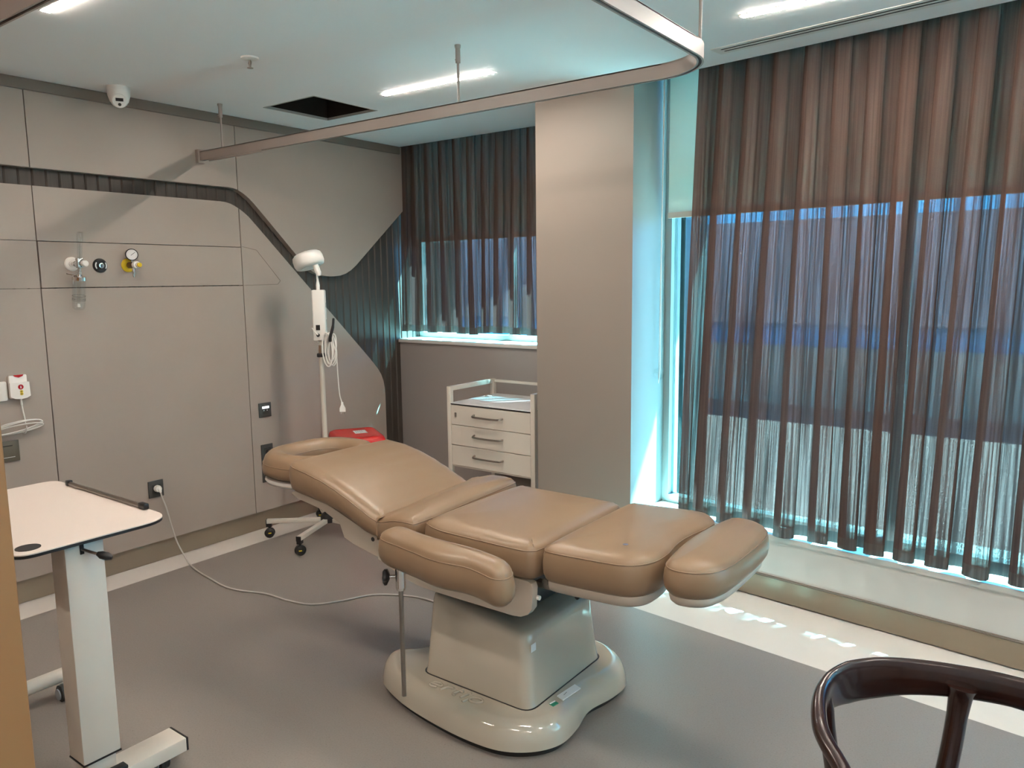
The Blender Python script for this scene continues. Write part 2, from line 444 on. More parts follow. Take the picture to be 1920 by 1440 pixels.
# upper panels
ZU = 2.222; ZTOP = CE
panel([(YB, ZU), (Y1 - G, ZU), (Y1 - G, ZTOP), (YB, ZTOP)])
panel([(Y1 + G, ZU), (2.90, ZU), (2.94, 2.219), (Y2 - G, 2.212), (Y2 - G, ZTOP), (Y1 + G, ZTOP)])
c4 = [(Y2 + G, 2.209), (3.01, 2.192), (3.05, 2.165), (3.09, 2.130), (3.14, 2.080), (3.46, 1.755), (3.50, 1.722), (3.54, 1.700), (3.59, 1.684), (3.65, 1.675), (3.72, 1.672), (3.78, 1.678), (3.83, 1.692), (3.88, 1.716), (3.93, 1.75), (4.45, 2.185), (4.75, 2.44), (4.75, ZTOP), (Y2 + G, ZTOP)]
panel(c4)
# slat cladding in the recess
sb = MB(); y = YB
while y < 4.75:
    y2 = y + .0655
    sb.prism([(-.062, y + .003, 0), (-.062, y2, 0), (-.050, y2, 0), (-.046, y + .010, 0), (-.052, y + .003, 0)], (0, 0, CE))
    y = y2
sb.obj('slat_cladding', m_slat, wl, smooth=0)
struct(MB().box(-.01, .014, YB, 4.41, 2.597, CE - .0005).bevel(.002, 1).obj('trim_1', m_trim, smooth=0))
struct(MB().box(-.055, -.012, YB, 4.19, 0, .118).obj('baseboard_left', m_skirt, smooth=0))
# --- niche wall below the window (y = 4.40) and its reveals
struct(MB().box(-.05, 1.72, 4.41, 4.80, 0, 1.152).obj('wall_back', m_wall, smooth=0))
struct(MB().box(-.05, 1.72, 4.392, 4.70, 1.153, 1.180).bevel(.003).obj('trim_2', m_grey_sill))
struct(MB().box(-.06, 1.72, 4.412, 4.425, .0, .10).obj('baseboard_back', m_skirt, smooth=0))
# --- column between the windows
PA, PB = F(1.249, 3.965), F(1.925, 3.965)
pil = MB().prism([F(1.249, 3.965), F(1.925, 3.965), F(1.925, 4.19), F(1.919, 4.19), F(1.919, 4.30), F(1.9, 4.8), F(1.22, 4.8)], (0, 0, CE + .3)).obj('wall_column', m_pillar, smooth=0)
struct(pil)
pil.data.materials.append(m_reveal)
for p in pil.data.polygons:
    if p.normal.dot(U) > .8: p.material_index = 1  # window-side faces get a darker, greyer tone than the column front
# --- facade parapet, sill, skirting
UE = 7.6
wr = MB().prism([F(1.925, 4.134), F(UE, 4.134), F(UE, 4.50), F(1.925, 4.50)], (0, 0, .318)).obj('wall_right', m_grey_sill, smooth=0); struct(wr)
struct(MB().prism([F(1.925, 4.118, .318), F(UE, 4.118, .318), F(UE, 4.36, .318), F(1.925, 4.36, .318)], (0, 0, .026)).bevel(.008, 3).obj('trim_3', m_grey_sill))
struct(MB().prism([F(1.925, 4.122, .006), F(UE, 4.122, .006), F(UE, 4.1335, .006), F(1.925, 4.1335, .006)], (0, 0, .112)).obj('baseboard_right', m_skirt, smooth=0))
struct(MB().prism([F(1.925, 4.118, .121), F(UE, 4.118, .121), F(UE, 4.1335, .121), F(1.925, 4.1335, .121)], (0, 0, .006)).obj('trim_4', m_trim, smooth=0))
# --- walls behind and beside the camera
struct(MB().box(-.35, XR + .3, YB - .25, YB, 0, CE + .4).obj('wall_front', m_rear, smooth=0))
struct(MB().box(XR, XR + .25, YB, vy(XR, 4.5) + .6, 0, CE + .4).obj('wall_far_right', m_rear, smooth=0))
struct(MB().box(2.26, 2.410, YB + .01, .6773, 0, CE - .001).bevel(.002, 1).obj('wall_entry', m_tan, smooth=0))

# --- windows
def winobj(name, pts_frames, pane_pts, vec, back=None):
    r = sthing(name)
    b = MB()
    for poly, v in pts_frames: b.prism(poly, v)
    b.obj('window_frame', m_alu, r, smooth=0)
    for k, p in enumerate(pane_pts): MB().prism(p, vec).obj('pane', m_pane, r, smooth=0)
    return r
def fbar(u0, u1, n0, n1, z0, z1): return ([F(u0, n0, z0), F(u1, n0, z0), F(u1, n1, z0), F(u0, n1, z0)], (0, 0, z1 - z0))
w2 = winobj('window_2', [fbar(1.919, 1.958, 4.30, 4.36, .30, 2.95), fbar(1.958, UE, 4.30, 4.36, .345, .385), fbar(1.958, UE, 4.30, 4.36, 2.87, 2.95),
    fbar(3.15, 3.20, 4.30, 4.36, .385, 2.87), fbar(4.4, 4.45, 4.30, 4.36, .385, 2.87)],
    [[F(1.958, 4.335, .385), F(UE, 4.335, .385), F(UE, 4.335, 2.87), F(1.958, 4.335, 2.87)]], N * .006)
mb = MB(); mb.prism(*fbar(1.975, 2.004, 4.37, 4.45, .30, 2.95))
mb.obj('outer_fin', m_black, w2, smooth=0)
def ybar(x0, x1, y0, y1, z0, z1): return ([(x0, y0, z0), (x1, y0, z0), (x1, y1, z0), (x0, y1, z0)], (0, 0, z1 - z0))
w1 = winobj('window_1', [ybar(-.06, -.005, 4.64, 4.70, 1.18, 2.95), ybar(-.005, 1.30, 4.64, 4.70, 1.18, 1.22), ybar(-.005, 1.72, 4.64, 4.70, 2.87, 2.95), ybar(.86, .90, 4.64, 4.70, 1.22, 2.87), ybar(1.30, 1.72, 4.64, 4.70, 1.18, 1.22)],
    [[(-.005, 4.67, 1.22), (1.72, 4.67, 1.22), (1.72, 4.67, 2.87), (-.005, 4.67, 2.87)]], (0, .006, 0))
# niche side reveals and an unseen outdoor canopy, added to keep the high sun off the upper glass
struct(MB().prism([F(.0, 4.83, 2.30), F(4.65, 4.46, 2.30), F(4.65, 4.80, 2.30), F(.0, 5.05, 2.30)], (0, 0, .06)).obj('added_sun_canopy', m_reveal, smooth=0))

# ================================================================== CURTAINS AND BLINDS
def curtain(name, label, origin, along, outw, length, period, z_top, z_bot, amp, lean, m_c, m_h, seed, zvar=.012, hem=.055):
    rnd = random.Random(seed)
    root = thing(name, label, 'curtain', origin)
    nf = int(round(length / period)); per = 16
    ns = nf * per; nz = 26
    A = [amp * rnd.uniform(.60, 1.12) for _ in range(nf + 2)]
    PHs = [rnd.uniform(-.16, .16) for _ in range(nf + 2)]
    ZV = [rnd.uniform(-zvar, zvar) for _ in range(nf + 2)]
    PHb = [rnd.uniform(-.35, .35) for _ in range(nf + 2)]
    def P(i, zt):
        s = i / per; k = int(s); f = s - k
        def lerp(T): return T[k] * (1 - f) + T[min(k + 1, nf + 1)] * f
        ph = 2 * PI * s + lerp(PHs) + lerp(PHb) * (1 - zt) ** 1.3
        a = lerp(A) * (0.62 + .38 * (1 - zt) ** .6)
        dd = -a * math.cos(ph) + .10 * a * math.sin(2.3 * ph + k)
        du = s * period + period * .20 * math.sin(2 * ph) * (.55 + .45 * (1 - zt)) + lean * (1 - zt) * (1 - s / nf) + .03 * math.sin(s * .9 + seed) * (1 - zt)
        return Vector(origin) + along * du + outw * dd, lerp(ZV)
    def build(z0f, z1f, rows, nm, m, par, off=0.0):
        bm = bmesh.new(); uvl = bm.loops.layers.uv.new('UVMap'); g = []
        for j in range(rows + 1):
            t = j / rows; row = []
            for i in range(ns + 1):
                zt_full = 1.0
                # height fraction, 0 at hem, 1 at top
                frac = z0f + (z1f - z0f) * t
                p, zv = P(i, frac)
                zz = z_bot + zv + (z_top - z_bot - zv) * frac
                row.append((bm.verts.new((p.x, p.y, zz)), i / ns * length * 1.45, zz))
            g.append(row)
        for j in range(rows):
            for i in range(ns):
                q = (g[j][i], g[j][i + 1], g[j + 1][i + 1], g[j + 1][i])
                f = bm.faces.new([v[0] for v in q])
                for lp, v in zip(f.loops, q): lp[uvl].uv = (v[1], v[2])
        me = bpy.data.meshes.new(nm); bm.to_mesh(me); bm.free(); me.materials.append(m)
        for p in me.polygons: p.use_smooth = True
        o = bpy.data.objects.new(nm, me); COL.objects.link(o); o.parent = par
        o.matrix_parent_inverse = Matrix.Translation(-Vector(origin))
        return o
    hf = hem / (z_top - z_bot)
    build(hf, 1.0, nz, 'curtain_cloth', m_c, root)
    h = build(0, hf, 2, 'hem', m_h, root)
    return root
curtain('window_curtain', 'long brown sheer curtain on the large window behind the foot of the treatment chair', F(2.235, 4.117, .36), U, N, 2.66, .14, CE + .12, .362, .055, -.075, m_curtain, m_hem, 3)
curtain('window_curtain', 'short brown sheer curtain over the recessed window above the drawer trolley', Vector((.0, 4.455, 1.235)), Vector((1, 0, 0)), Vector((0, 1, 0)), 1.70, .135, CE + .12, 1.238, .032, 0, m_curtain, m_hem, 11, hem=.05)

def blind(label, o, along, outw, width, zt, zb):
    r = thing('roller_blind', label, 'blind', o)
    o = Vector(o)
    MB().prism([o + outw * 0 + Vector((0, 0, zb - o.z)), o + along * width + Vector((0, 0, zb - o.z)), o + along * width + outw * .002 + Vector((0, 0, zb - o.z)), o + outw * .002 + Vector((0, 0, zb - o.z))], (0, 0, zt - zb)).obj('blind_cloth', m_blind, r, smooth=0)
    MB().prism([o - outw * .006 + Vector((0, 0, zb - .028 - o.z)), o + along * width - outw * .006 + Vector((0, 0, zb - .028 - o.z)), o + along * width + outw * .008 + Vector((0, 0, zb - .028 - o.z)), o + outw * .008 + Vector((0, 0, zb - .028 - o.z))], (0, 0, .03)).bevel(.004).obj('bottom_bar', mat('cream_bar', (.62, .56, .48), .4), r)
    a = o + outw * .03 + Vector((0, 0, zt + .01 - o.z))
    MB().cyl(a, a + along * width, .022).obj('roller', m_whitepl, r)
    return r
bl2 = blind('cream roller blind half lowered behind the long curtain on the large window', F(1.962, 4.255, 1.985), U, N, 2.45, 2.80, 1.985)
ch = MB(); p0 = F(1.95, 4.215, 2.79)
ch.tube([F(1.948, 4.215, 2.79), F(1.948, 4.213, 2.2), F(1.946, 4.210, 1.6), F(1.945, 4.208, 1.13), F(1.944, 4.206, 1.045)], .0022, 6)
ch.tube([F(1.955, 4.215, 2.79), F(1.950, 4.213, 2.2), F(1.950, 4.210, 1.6), F(1.953, 4.208, 1.13), F(1.944, 4.206, 1.045)], .0022, 6)
ch.obj('pull_chain', m_whitepl, bl2)
MB().lathe([(.001, -.006), (.026, -.005), (.034, 0), (.026, .005), (.001, .006)], F(1.946, 4.206, 1.10), -N + U * .3, 20).obj('chain_weight', m_clear, bl2)
blind('cream roller blind half lowered behind the short curtain in the recess', (.0, 4.575, 1.965), Vector((1, 0, 0)), Vector((0, 1, 0)), 1.68, 2.80, 1.965)

# ================================================================== OUTDOORS
bu = thing('building', 'pale building with a glazed strip seen through the large window curtain', 'building', F(2.5, 12.4, -3))
m_bw = mat('pale_render', (.80, .46, .42), .8, vary=(1.2, .12)); m_bg = mat('blue_glazing', (.16, .38, .55), .15); m_bl = mat('sandy_render', (.90, .50, .36), .8, vary=(1.5, .2))
MB().box(-9, 15, 11.6, 13, .95, 2.45).obj('facade', m_bw, bu, smooth=0)
gb = MB().box(-9, 15, 11.7, 13, .62, .95); gb.obj('glazing_strip', m_bg, bu, smooth=0)
MB().box(-9, 15, 11.5, 13, -3, .62).obj('lower_wall', m_bl, bu, smooth=0)
struct(MB().box(-12, 18, 5.35, 13, -.35, -.25).obj('ground', mat('outdoor_paving', (.24, .12, .10), .8), smooth=0))

# ================================================================== CEILING FITTINGS
def lamp(x, y, label):
    r = thing('linear_ceiling_light', label, 'ceiling light', (x, y, CE), 'recessed linear ceiling lights')
    MB().box(0, .755, -.015, .015, -.0045, -.0002).obj('diffuser', m_lamp, None, smooth=0).parent = r
    b = MB()
    b.box(-.010, .765, -.021, -.0153, -.002, 0); b.box(-.010, .765, .0153, .021, -.002, 0); b.box(-.010, -.0003, -.0153, .0153, -.002, 0); b.box(.7553, .765, -.0153, .0153, -.002, 0)
    b.obj('light_frame', m_whitepl, None, smooth=0).parent = r
    return r
lamp(1.129, 3.155, 'thin lit ceiling strip light beyond the curtain rail, near the open hatch')
lamp(3.15, 3.13, 'thin lit ceiling strip light beside the air slot above the long curtain')
lamp(1.10, 1.43, 'lit ceiling strip light at the top left corner above the headboard wall')
for x, y in ((3.15, 1.43), (5.2, 1.43), (5.2, 3.0), (1.10, -.4), (3.6, -.4), (5.2, -.4)):
    lamp(x, y, 'lit linear ceiling strip light outside the picture')

# curtain rail
tr = thing('curtain_rail', 'beige U-shaped cubicle curtain rail hanging below the ceiling', 'curtain rail', (1.6, 2.718, 2.36))
RY, RX, R, yb2 = 2.718, 3.228, .22, .985
cxr, cyr = RX - R, RY - R
path = [(0.004, RY), (.6, RY), (1.4, RY), (2.2, RY), (cxr, RY)]
for k in range(1, 15):
    a = PI / 2 - PI / 2 * k / 14; path.append((cxr + R * math.cos(a), cyr + R * math.sin(a)))
path += [(RX, 1.9), (RX, yb2 + R)]
for k in range(1, 15):
    a = -PI / 2 * k / 14; path.append((cxr + R * math.cos(a), yb2 + R + R * math.sin(a)))
path += [(2.0, yb2), (1.0, yb2), (.004, yb2)]
def railsweep(offs, z0, z1):
    P = [Vector((*p, 0)) for p in path]; n = len(P); rings = []
    for i in range(n):
        t = (P[min(i + 1, n - 1)] - P[max(i - 1, 0)]).normalized(); nn = Vector((-t.y, t.x, 0))
        rings.append([P[i] + nn * offs[0] + Vector((0, 0, z0)), P[i] + nn * offs[1] + Vector((0, 0, z0)), P[i] + nn * offs[1] + Vector((0, 0, z1)), P[i] + nn * offs[0] + Vector((0, 0, z1))])
    return rings
b = MB(); b.rings(railsweep((-.012, -.005), 2.356, 2.408)); b.rings(railsweep((.005, .012), 2.356, 2.408)); b.rings(railsweep((-.012, .012), 2.404, 2.409))
b.obj('rail_profile', m_track, tr, smooth=40)
MB().rings(railsweep((-.005, .005), 2.361, 2.365)).obj('rail_slot', m_black, tr, smooth=40)
for yy in (RY, yb2):
    MB().box(-.0, .030, yy - .022, yy + .022, 2.342, 2.420).bevel(.003).obj('wall_bracket', m_track, tr)
for x, yy in ((.245, RY), (2.03, RY), (3.2215, 2.552), (.3, yb2), (2.0, yb2), (RX, 1.5)):
    h = MB(); h.cyl((x, yy, 2.408), (x, yy, CE - .07), .0055, seg=14); h.cyl((x, yy, CE - .075), (x, yy, CE - .012), .011, seg=18); h.cyl((x, yy, CE - .012), (x, yy, CE), .013, .014, 18)
    h.cyl((x, yy - .01, CE - .065), (x, yy - .017, CE - .065), .003, seg=8)
    h.obj('hanger_rod', m_track, tr)
MB().box(.12, .62, 2.704, 2.714, 2.343, 2.3555).bevel(.003).obj('splice_bar', m_track, tr)

# dome camera
dc = thing('security_camera', 'white turret security camera on the ceiling by the headboard wall', 'camera', (.185, 2.165, CE))
MB().lathe([(.001, 0), (.056, 0), (.056, -.012), (.054, -.045), (.045, -.075), (.03, -.088), (.001, -.09)], (.185, 2.165, CE), seg=36).obj('housing', m_whitepl, dc)
axd = Vector((.86, -.42, -.36)).normalized()
c0 = Vector((.185, 2.165, CE - .062))
MB().sphere(c0, .044).obj('eyeball', m_whitepl, dc)
MB().lathe([(.001, .030), (.036, .030), (.036, .050), (.033, .054), (.001, .054)], c0, axd, 32).obj('lens_ring', m_whitepl, dc)
q = axd.to_track_quat('Z', 'Y').to_matrix().to_4x4()
MB().box(-.018, .018, -.001, .015, .0543, .0555, Matrix.Translation(c0) @ q).bevel(.0005, 1).obj('lens_window', m_black, dc)
MB().lathe([(.001, .0543), (.008, .0543), (.007, .0562), (.001, .0562)], c0 + q.to_3x3() @ Vector((0, -.017, 0)), axd, 18).obj('sensor', m_anth2, dc)
# sprinkler
sp = thing('fire_sprinkler', 'small white fire sprinkler head on the ceiling', 'sprinkler', (1.167, 2.27, CE))
MB().lathe([(.001, 0), (.040, 0), (.038, -.006), (.024, -.010), (.012, -.011), (.001, -.011)], (1.167, 2.27, CE)).obj('escutcheon', m_whitepl, sp)
b = MB(); b.cyl((1.167, 2.27, CE - .011), (1.167, 2.27, CE - .045), .0045, seg=12)
for s_ in (-1, 1): b.tube([(1.167 + s_ * .004, 2.27, CE - .012), (1.167 + s_ * .011, 2.27, CE - .022), (1.167 + s_ * .004, 2.27, CE - .04)], .0018, 6)
b.lathe([(.001, 0), (.014, 0), (.014, -.0015), (.001, -.0015)], (1.167, 2.27, CE - .045), seg=18)
b.obj('deflector', m_nickel, sp)
# linear air diffuser
av = thing('air_diffuser', 'long white two-slot air diffuser in the ceiling along the long curtain', 'air vent', F(2.6, 3.85, CE))
def cbox(u0, u1, n0, n1, z0, z1): return ([F(u0, n0, z0), F(u1, n0, z0), F(u1, n1, z0), F(u0, n1, z0)], (0, 0, z1 - z0))
b = MB()
for n0, n1 in ((3.787, 3.812), (3.829, 3.845), (3.862, 3.888)): b.prism(*cbox(2.455, 4.9, n0, n1, CE - .003, CE))
for u0, u1 in ((2.455, 2.49), (4.87, 4.9)): b.prism(*cbox(u0, u1, 3.787, 3.888, CE - .0032, CE - .0002))
b.obj('diffuser_frame', m_whitepl, av, smooth=0)
b = MB(); b.prism(*cbox(2.49, 4.87, 3.812, 3.829, CE - .0012, CE - .0001)); b.prism(*cbox(2.49, 4.87, 3.845, 3.862, CE - .0012, CE - .0001))
b.obj('slot', m_void, av, smooth=0)

# ================================================================== TREATMENT CHAIR
tc = thing('treatment_chair', 'tan leather medical treatment chair reclined on a cream pedestal base', 'treatment chair', (2.5, 2.33, 0))
YM = 2.33
half = [(2.20, 2.33), (2.155, 2.24), (2.085, 2.17), (2.085, 2.10), (2.16, 2.025), (2.32, 1.965), (2.50, 1.935), (2.66, 1.925), (2.80, 1.940), (2.90, 2.00), (2.955, 2.09), (2.955, 2.20), (2.93, 2.33)]
outl = half + [(x, 2 * YM - y) for x, y in half[-2:0:-1]]
bo = [Vector((p.x, p.y)) for p in catmull([(*p, 0) for p in outl], 6)]
def ringz(d, z): return [Vector((p.x, p.y, z)) for p in inset(bo, d)]
bi_ = inset(bo, .064); bcen = Vector((2.57, YM))
def ringl(t): return [Vector((p.x, p.y, .118)) for p in [q.lerp(bcen, t) for q in bi_]]
MB().rings([ringz(.022, 0.0), ringz(.020, .032)]).obj('base_skirt', m_rubber, tc)
MB().rings([ringz(.012, .028), ringz(.0, .030), ringz(.003, .055), ringz(.010, .080), ringz(.020, .099), ringz(.034, .112), ringz(.050, .119), ringz(.064, .1195), ringl(.15), ringl(.4), ringl(.7)]).obj('base_cover', m_gloss, tc, smooth=60)
# column: tapered box with rounded corners and sloping top
def rrect(x0, x1, y0, y1, r, z, k=6, zf=None):
    pts = roundpoly([(x0, y0, 0), (x1, y0, 0), (x1, y1, 0), (x0, y1, 0)], r, k)
    return [Vector((p.x, p.y, z + (zf(p.x) if zf else 0))) for p in pts]
zs_ = lambda x: -.13 * (x - 2.36)
MB().rings([rrect(2.325, 2.838, 2.072, 2.588, .05, .116), rrect(2.33, 2.833, 2.076, 2.584, .05, .14), rrect(2.352, 2.812, 2.094, 2.566, .05, .41, zf=zs_), rrect(2.357, 2.808, 2.098, 2.562, .05, .432, zf=zs_),
            rrect(2.368, 2.797, 2.109, 2.551, .05, .445, zf=zs_), rrect(2.40, 2.765, 2.14, 2.52, .04, .449, zf=zs_)]).obj('column', m_gloss, tc, smooth=50)
MB().rings([rrect(2.321, 2.842, 2.068, 2.592, .052, .1175), rrect(2.321, 2.842, 2.068, 2.592, .052, .1195)]).obj('column_gasket', m_black, tc)
MB().box(2.45, 2.72, 2.16, 2.50, .40, .50).bevel(.02).obj('lift_head', m_anth2, tc)
# stickers
def flat(name, pts, z0, z1, m, par, smooth=0):
    return MB().prism([(*p, z0) for p in pts], (0, 0, z1 - z0)).obj(name, m, par, smooth=smooth)
st = flat('label_plate', [(2.862, 2.215), (2.895, 2.205), (2.905, 2.312), (2.872, 2.322)], .1195, .1235, m_paper, tc)
st['label'] = 'white rating label'
MB().box(-.001, .001, -.012, .012, .1236, .1238, Matrix.Translation((2.879, 2.245, 0)) @ Matrix.Rotation(.09, 4, 'Z')).obj('label_print', m_ink, st, smooth=0)
st = flat('sticker', [(2.866, 2.158), (2.887, 2.152), (2.892, 2.180), (2.871, 2.186)], .1185, .1215, m_green, tc); st['label'] = 'green and white sticker'
flat('sticker_band', [(2.866, 2.158), (2.872, 2.156), (2.877, 2.184), (2.871, 2.186)], .1216, .1218, m_paper, st)
MB().box(2.8145, 2.8185, 2.118, 2.148, .315, .345).bevel(.002, 1).obj('square_sticker', m_paper, tc)
# raised logo on the base
def arc_(cx, cy, rx, ry, a0, a1, n=14): return [(cx + rx * math.cos(math.radians(a0 + (a1 - a0) * k / n)), cy + ry * math.sin(math.radians(a0 + (a1 - a0) * k / n))) for k in range(n + 1)]
strokes = [(0.0, [(.08, .50), (.70, .50)] + arc_(.38, .5, .36, .48, 8, 318, 20)),
           (1.02, [(0, 0), (0, 1)]), (1.02, [(0, .62)] + arc_(.30, .60, .28, .36, 170, 60, 8)),
           (1.72, [(.18, 1.38), (.18, .22)] + arc_(.36, .20, .18, .18, 190, 290, 6)), (1.72, [(-.02, .96), (.46, .96)]),
           (2.52, [(0, 0), (0, 1)]), (2.52, [(0, 1.32), (.012, 1.36)]),
           (2.98, [(0, -.50), (0, 1)]), (2.98, arc_(.40, .5, .38, .46, 175, -175, 22))]
b = MB()
for ox, st_ in strokes:
    P_ = [(2.415 + .064 * (ox + x_ + .16 * y_), 2.004 + .036 * y_ + .01 * (ox + x_) * .064, .1205) for x_, y_ in st_]
    b.tube(P_, .0052, 10)
lg = b.obj('raised_logo', m_gloss, tc, smooth=60)

# side frame under back and seat: profile in (x, z) extruded across the chair
def sideprism(name, prof, y0, y1, m, bev=.008, seg=3):
    return MB().prism([(x, y0, z) for x, z in prof], (0, y1 - y0, 0)).bevel(bev, seg, 30).obj(name, m, tc, smooth=40)
sideprism('back_frame', [(1.60, .725), (1.64, .708), (1.80, .685), (1.905, .645), (1.93, .590), (1.985, .572), (2.08, .555), (2.14, .545), (2.14, .625), (2.06, .655), (1.94, .700), (1.74, .732), (1.62, .738)], 2.05, 2.61, m_plate)
sfp = [(2.145, .548), (2.29, .500), (2.36, .488), (2.45, .484), (2.80, .484), (2.835, .488), (2.865, .503), (2.882, .527), (2.886, .60), (2.880, .615), (2.865, .622), (2.50, .626), (2.145, .628)]
sideprism('side_plate', sfp, 2.032, 2.062, m_plate, .006)
sideprism('side_plate', sfp, 2.598, 2.628, m_plate, .006)
MB().box(2.146, 2.84, 2.063, 2.597, .575, .628).obj('seat_frame', m_anth, tc, smooth=0)
MB().box(2.45, 2.72, 2.12, 2.54, .50, .5745).bevel(.01).obj('lift_yoke', m_anth2, tc)
b = MB(); b.cyl((2.886, 2.06, .56), (2.896, 2.06, .56), .008, seg=14); b.obj('frame_cap', m_whitepl, tc)
b = MB(); b.cyl((2.10, 2.048, .615), (2.10, 2.054, .615), .009, seg=14); b.obj('frame_bolt', m_black, tc)
for yy in (2.10, 2.56):
    b = MB(); b.box(2.86, 2.96, yy - .015, yy + .015, .585, .605); b.cyl((2.905, yy - .022, .612), (2.905, yy + .022, .612), .012, seg=14); b.obj('hinge', m_nickel, tc)
b = MB(); b.box(2.90, 3.06, 2.16, 2.20, .575, .598); b.cyl((3.04, 2.12, .588), (3.04, 2.17, .588), .011, seg=12); b.cyl((3.03, 2.08, .588), (3.03, 2.11, .588), .008, seg=12); b.obj('leg_bracket', m_black, tc)

# back cushion
zt = [(1.55, .857), (1.62, .850), (1.72, .840), (1.82, .820), (1.90, .797), (1.98, .768), (2.06, .735), (2.12, .710), (2.18, .688)]
zbk = [(1.55, .748), (1.62, .742), (1.74, .735), (1.84, .722), (1.94, .700), (2.02, .670), (2.09, .642), (2.18, .632)]
def backcush():
    ol = [(1.60, 2.075), (1.62, 2.035), (1.70, 2.020), (1.85, 2.020), (2.05, 2.022), (2.15, 2.028), (2.175, 2.06), (2.178, 2.20), (2.178, 2.48), (2.175, 2.60), (2.15, 2.635), (2.05, 2.640), (1.85, 2.642), (1.70, 2.640), (1.62, 2.625), (1.60, 2.585), (1.592, 2.45), (1.590, 2.33), (1.592, 2.20)]
    o2 = [Vector((p.x, p.y)) for p in catmull([(*p, 0) for p in ol], 6)]
    n = len(o2); rings = []
    for d, f in ((.016, 0), (.003, .10), (-.003, .35), (-.006, .6), (-.003, .88), (.002, 1.0)):
        ins = inset(o2, d); rings.append([Vector((p.x, p.y, interp(zbk, p.x) * (1 - f) + interp(zt, p.x) * f)) for p in ins])
    seam = rings[-1]; cr = .030
    for d, f in ((.008, .28), (.020, .55), (.04, .80)):
        ins = inset(o2, d); rings.append([Vector((p.x, p.y, interp(zt, p.x) + cr * f)) for p in ins])
    cen = Vector((1.88, 2.33)); last = ins
    for t in (.08, .16, .25, .35, .45, .55, .65, .75, .85, .94):
        q_ = [p.lerp(cen, t) for p in last]; rings.append([Vector((p.x, p.y, interp(zt, p.x) + cr * (.80 + .2 * math.sin(t * PI / 2)))) for p in q_])
    o = MB().rings(rings).obj('backrest_cushion', m_leather, tc, smooth=60)
    MB().tube([p + Vector((0, 0, .001)) for p in seam], .0022, 6, closed=True).obj('piping', m_pipe, o, smooth=80)
backcush()
# lumbar flap bridging back and seat
fz = [(2.12, .728), (2.18, .742), (2.26, .762), (2.32, .764), (2.40, .752)]
cushion('lumbar_cushion', [(2.150, 2.05), (2.160, 2.024), (2.20, 2.014), (2.28, 2.014), (2.335, 2.020), (2.352, 2.04), (2.362, 2.12), (2.374, 2.33), (2.378, 2.54), (2.377, 2.625), (2.365, 2.645), (2.30, 2.650), (2.20, 2.650), (2.165, 2.640), (2.150, 2.61), (2.145, 2.33)],
        -.085, -.012, .022, tc, zf=lambda x, y: interp(fz, x) - .022 * max(0, (2.33 - y)) / .3 + .012 * max(0, (y - 2.33)) / .3, bulge=.003, edge=.012)
# seat
cushion('seat_cushion', [(2.395, 2.06), (2.42, 2.028), (2.50, 2.012), (2.70, 2.010), (2.84, 2.012), (2.885, 2.025), (2.902, 2.06), (2.905, 2.20), (2.905, 2.46), (2.902, 2.60), (2.885, 2.638), (2.84, 2.650), (2.70, 2.652), (2.50, 2.650), (2.42, 2.636), (2.395, 2.60), (2.388, 2.46), (2.388, 2.20)],
        .630, .732, .036, tc, zf=lambda x, y: (.006 * max(0, (2.5 - x)) / .1 if x < 2.5 else 0), edge=.022)
# leg rest, tilted slightly
lz = lambda x, y: .052 * (x - 2.91)
leg_ol = [(2.920, 2.09), (2.930, 2.04), (2.965, 2.020), (3.11, 2.015), (3.22, 2.018), (3.275, 2.045), (3.305, 2.10), (3.308, 2.18), (3.295, 2.26), (3.290, 2.33), (3.295, 2.40), (3.308, 2.48), (3.308, 2.56), (3.275, 2.618), (3.22, 2.645), (3.11, 2.650), (2.965, 2.648), (2.930, 2.628), (2.920, 2.58), (2.917, 2.33)]
lc = cushion('leg_cushion', leg_ol, .636, .742, .034, tc, zf=lz, edge=.020)
MB().sphere((3.192, 2.112, .7935), .009, (1, 1, .12)).obj('blue_mark', mat('blue_grey_stain', (.12, .14, .20), .5), lc)
def tray(name, ol, zb, zt_, zf, ins0=.012):
    o2 = [Vector((p.x, p.y)) for p in catmull([(*p, 0) for p in ol], 6)]
    R_ = lambda d, z: [Vector((p.x, p.y, z + zf(p.x, p.y))) for p in inset(o2, d)]
    MB().rings([R_(.05, zb), R_(ins0 + .016, zb + .002), R_(ins0 + .004, zb + .012), R_(ins0, zt_ - .006), R_(ins0 + .003, zt_)]).obj(name, m_plate, tc, smooth=60)
tray('leg_tray', leg_ol, .598, .637, lz)
foot_ol = [(3.338, 2.12), (3.352, 2.065), (3.39, 2.040), (3.445, 2.048), (3.492, 2.085), (3.515, 2.15), (3.522, 2.24), (3.523, 2.33), (3.522, 2.42), (3.515, 2.50), (3.492, 2.565), (3.445, 2.602), (3.39, 2.610), (3.352, 2.588), (3.338, 2.54), (3.325, 2.44), (3.320, 2.33), (3.325, 2.22)]
cushion('foot_cushion', foot_ol, .686, .772, .036, tc, edge=.022)
tray('foot_tray', foot_ol, .655, .688, lambda x, y: 0)
MB().box(3.28, 3.40, 2.26, 2.40, .640, .657).bevel(.004).obj('foot_link', m_nickel, tc)
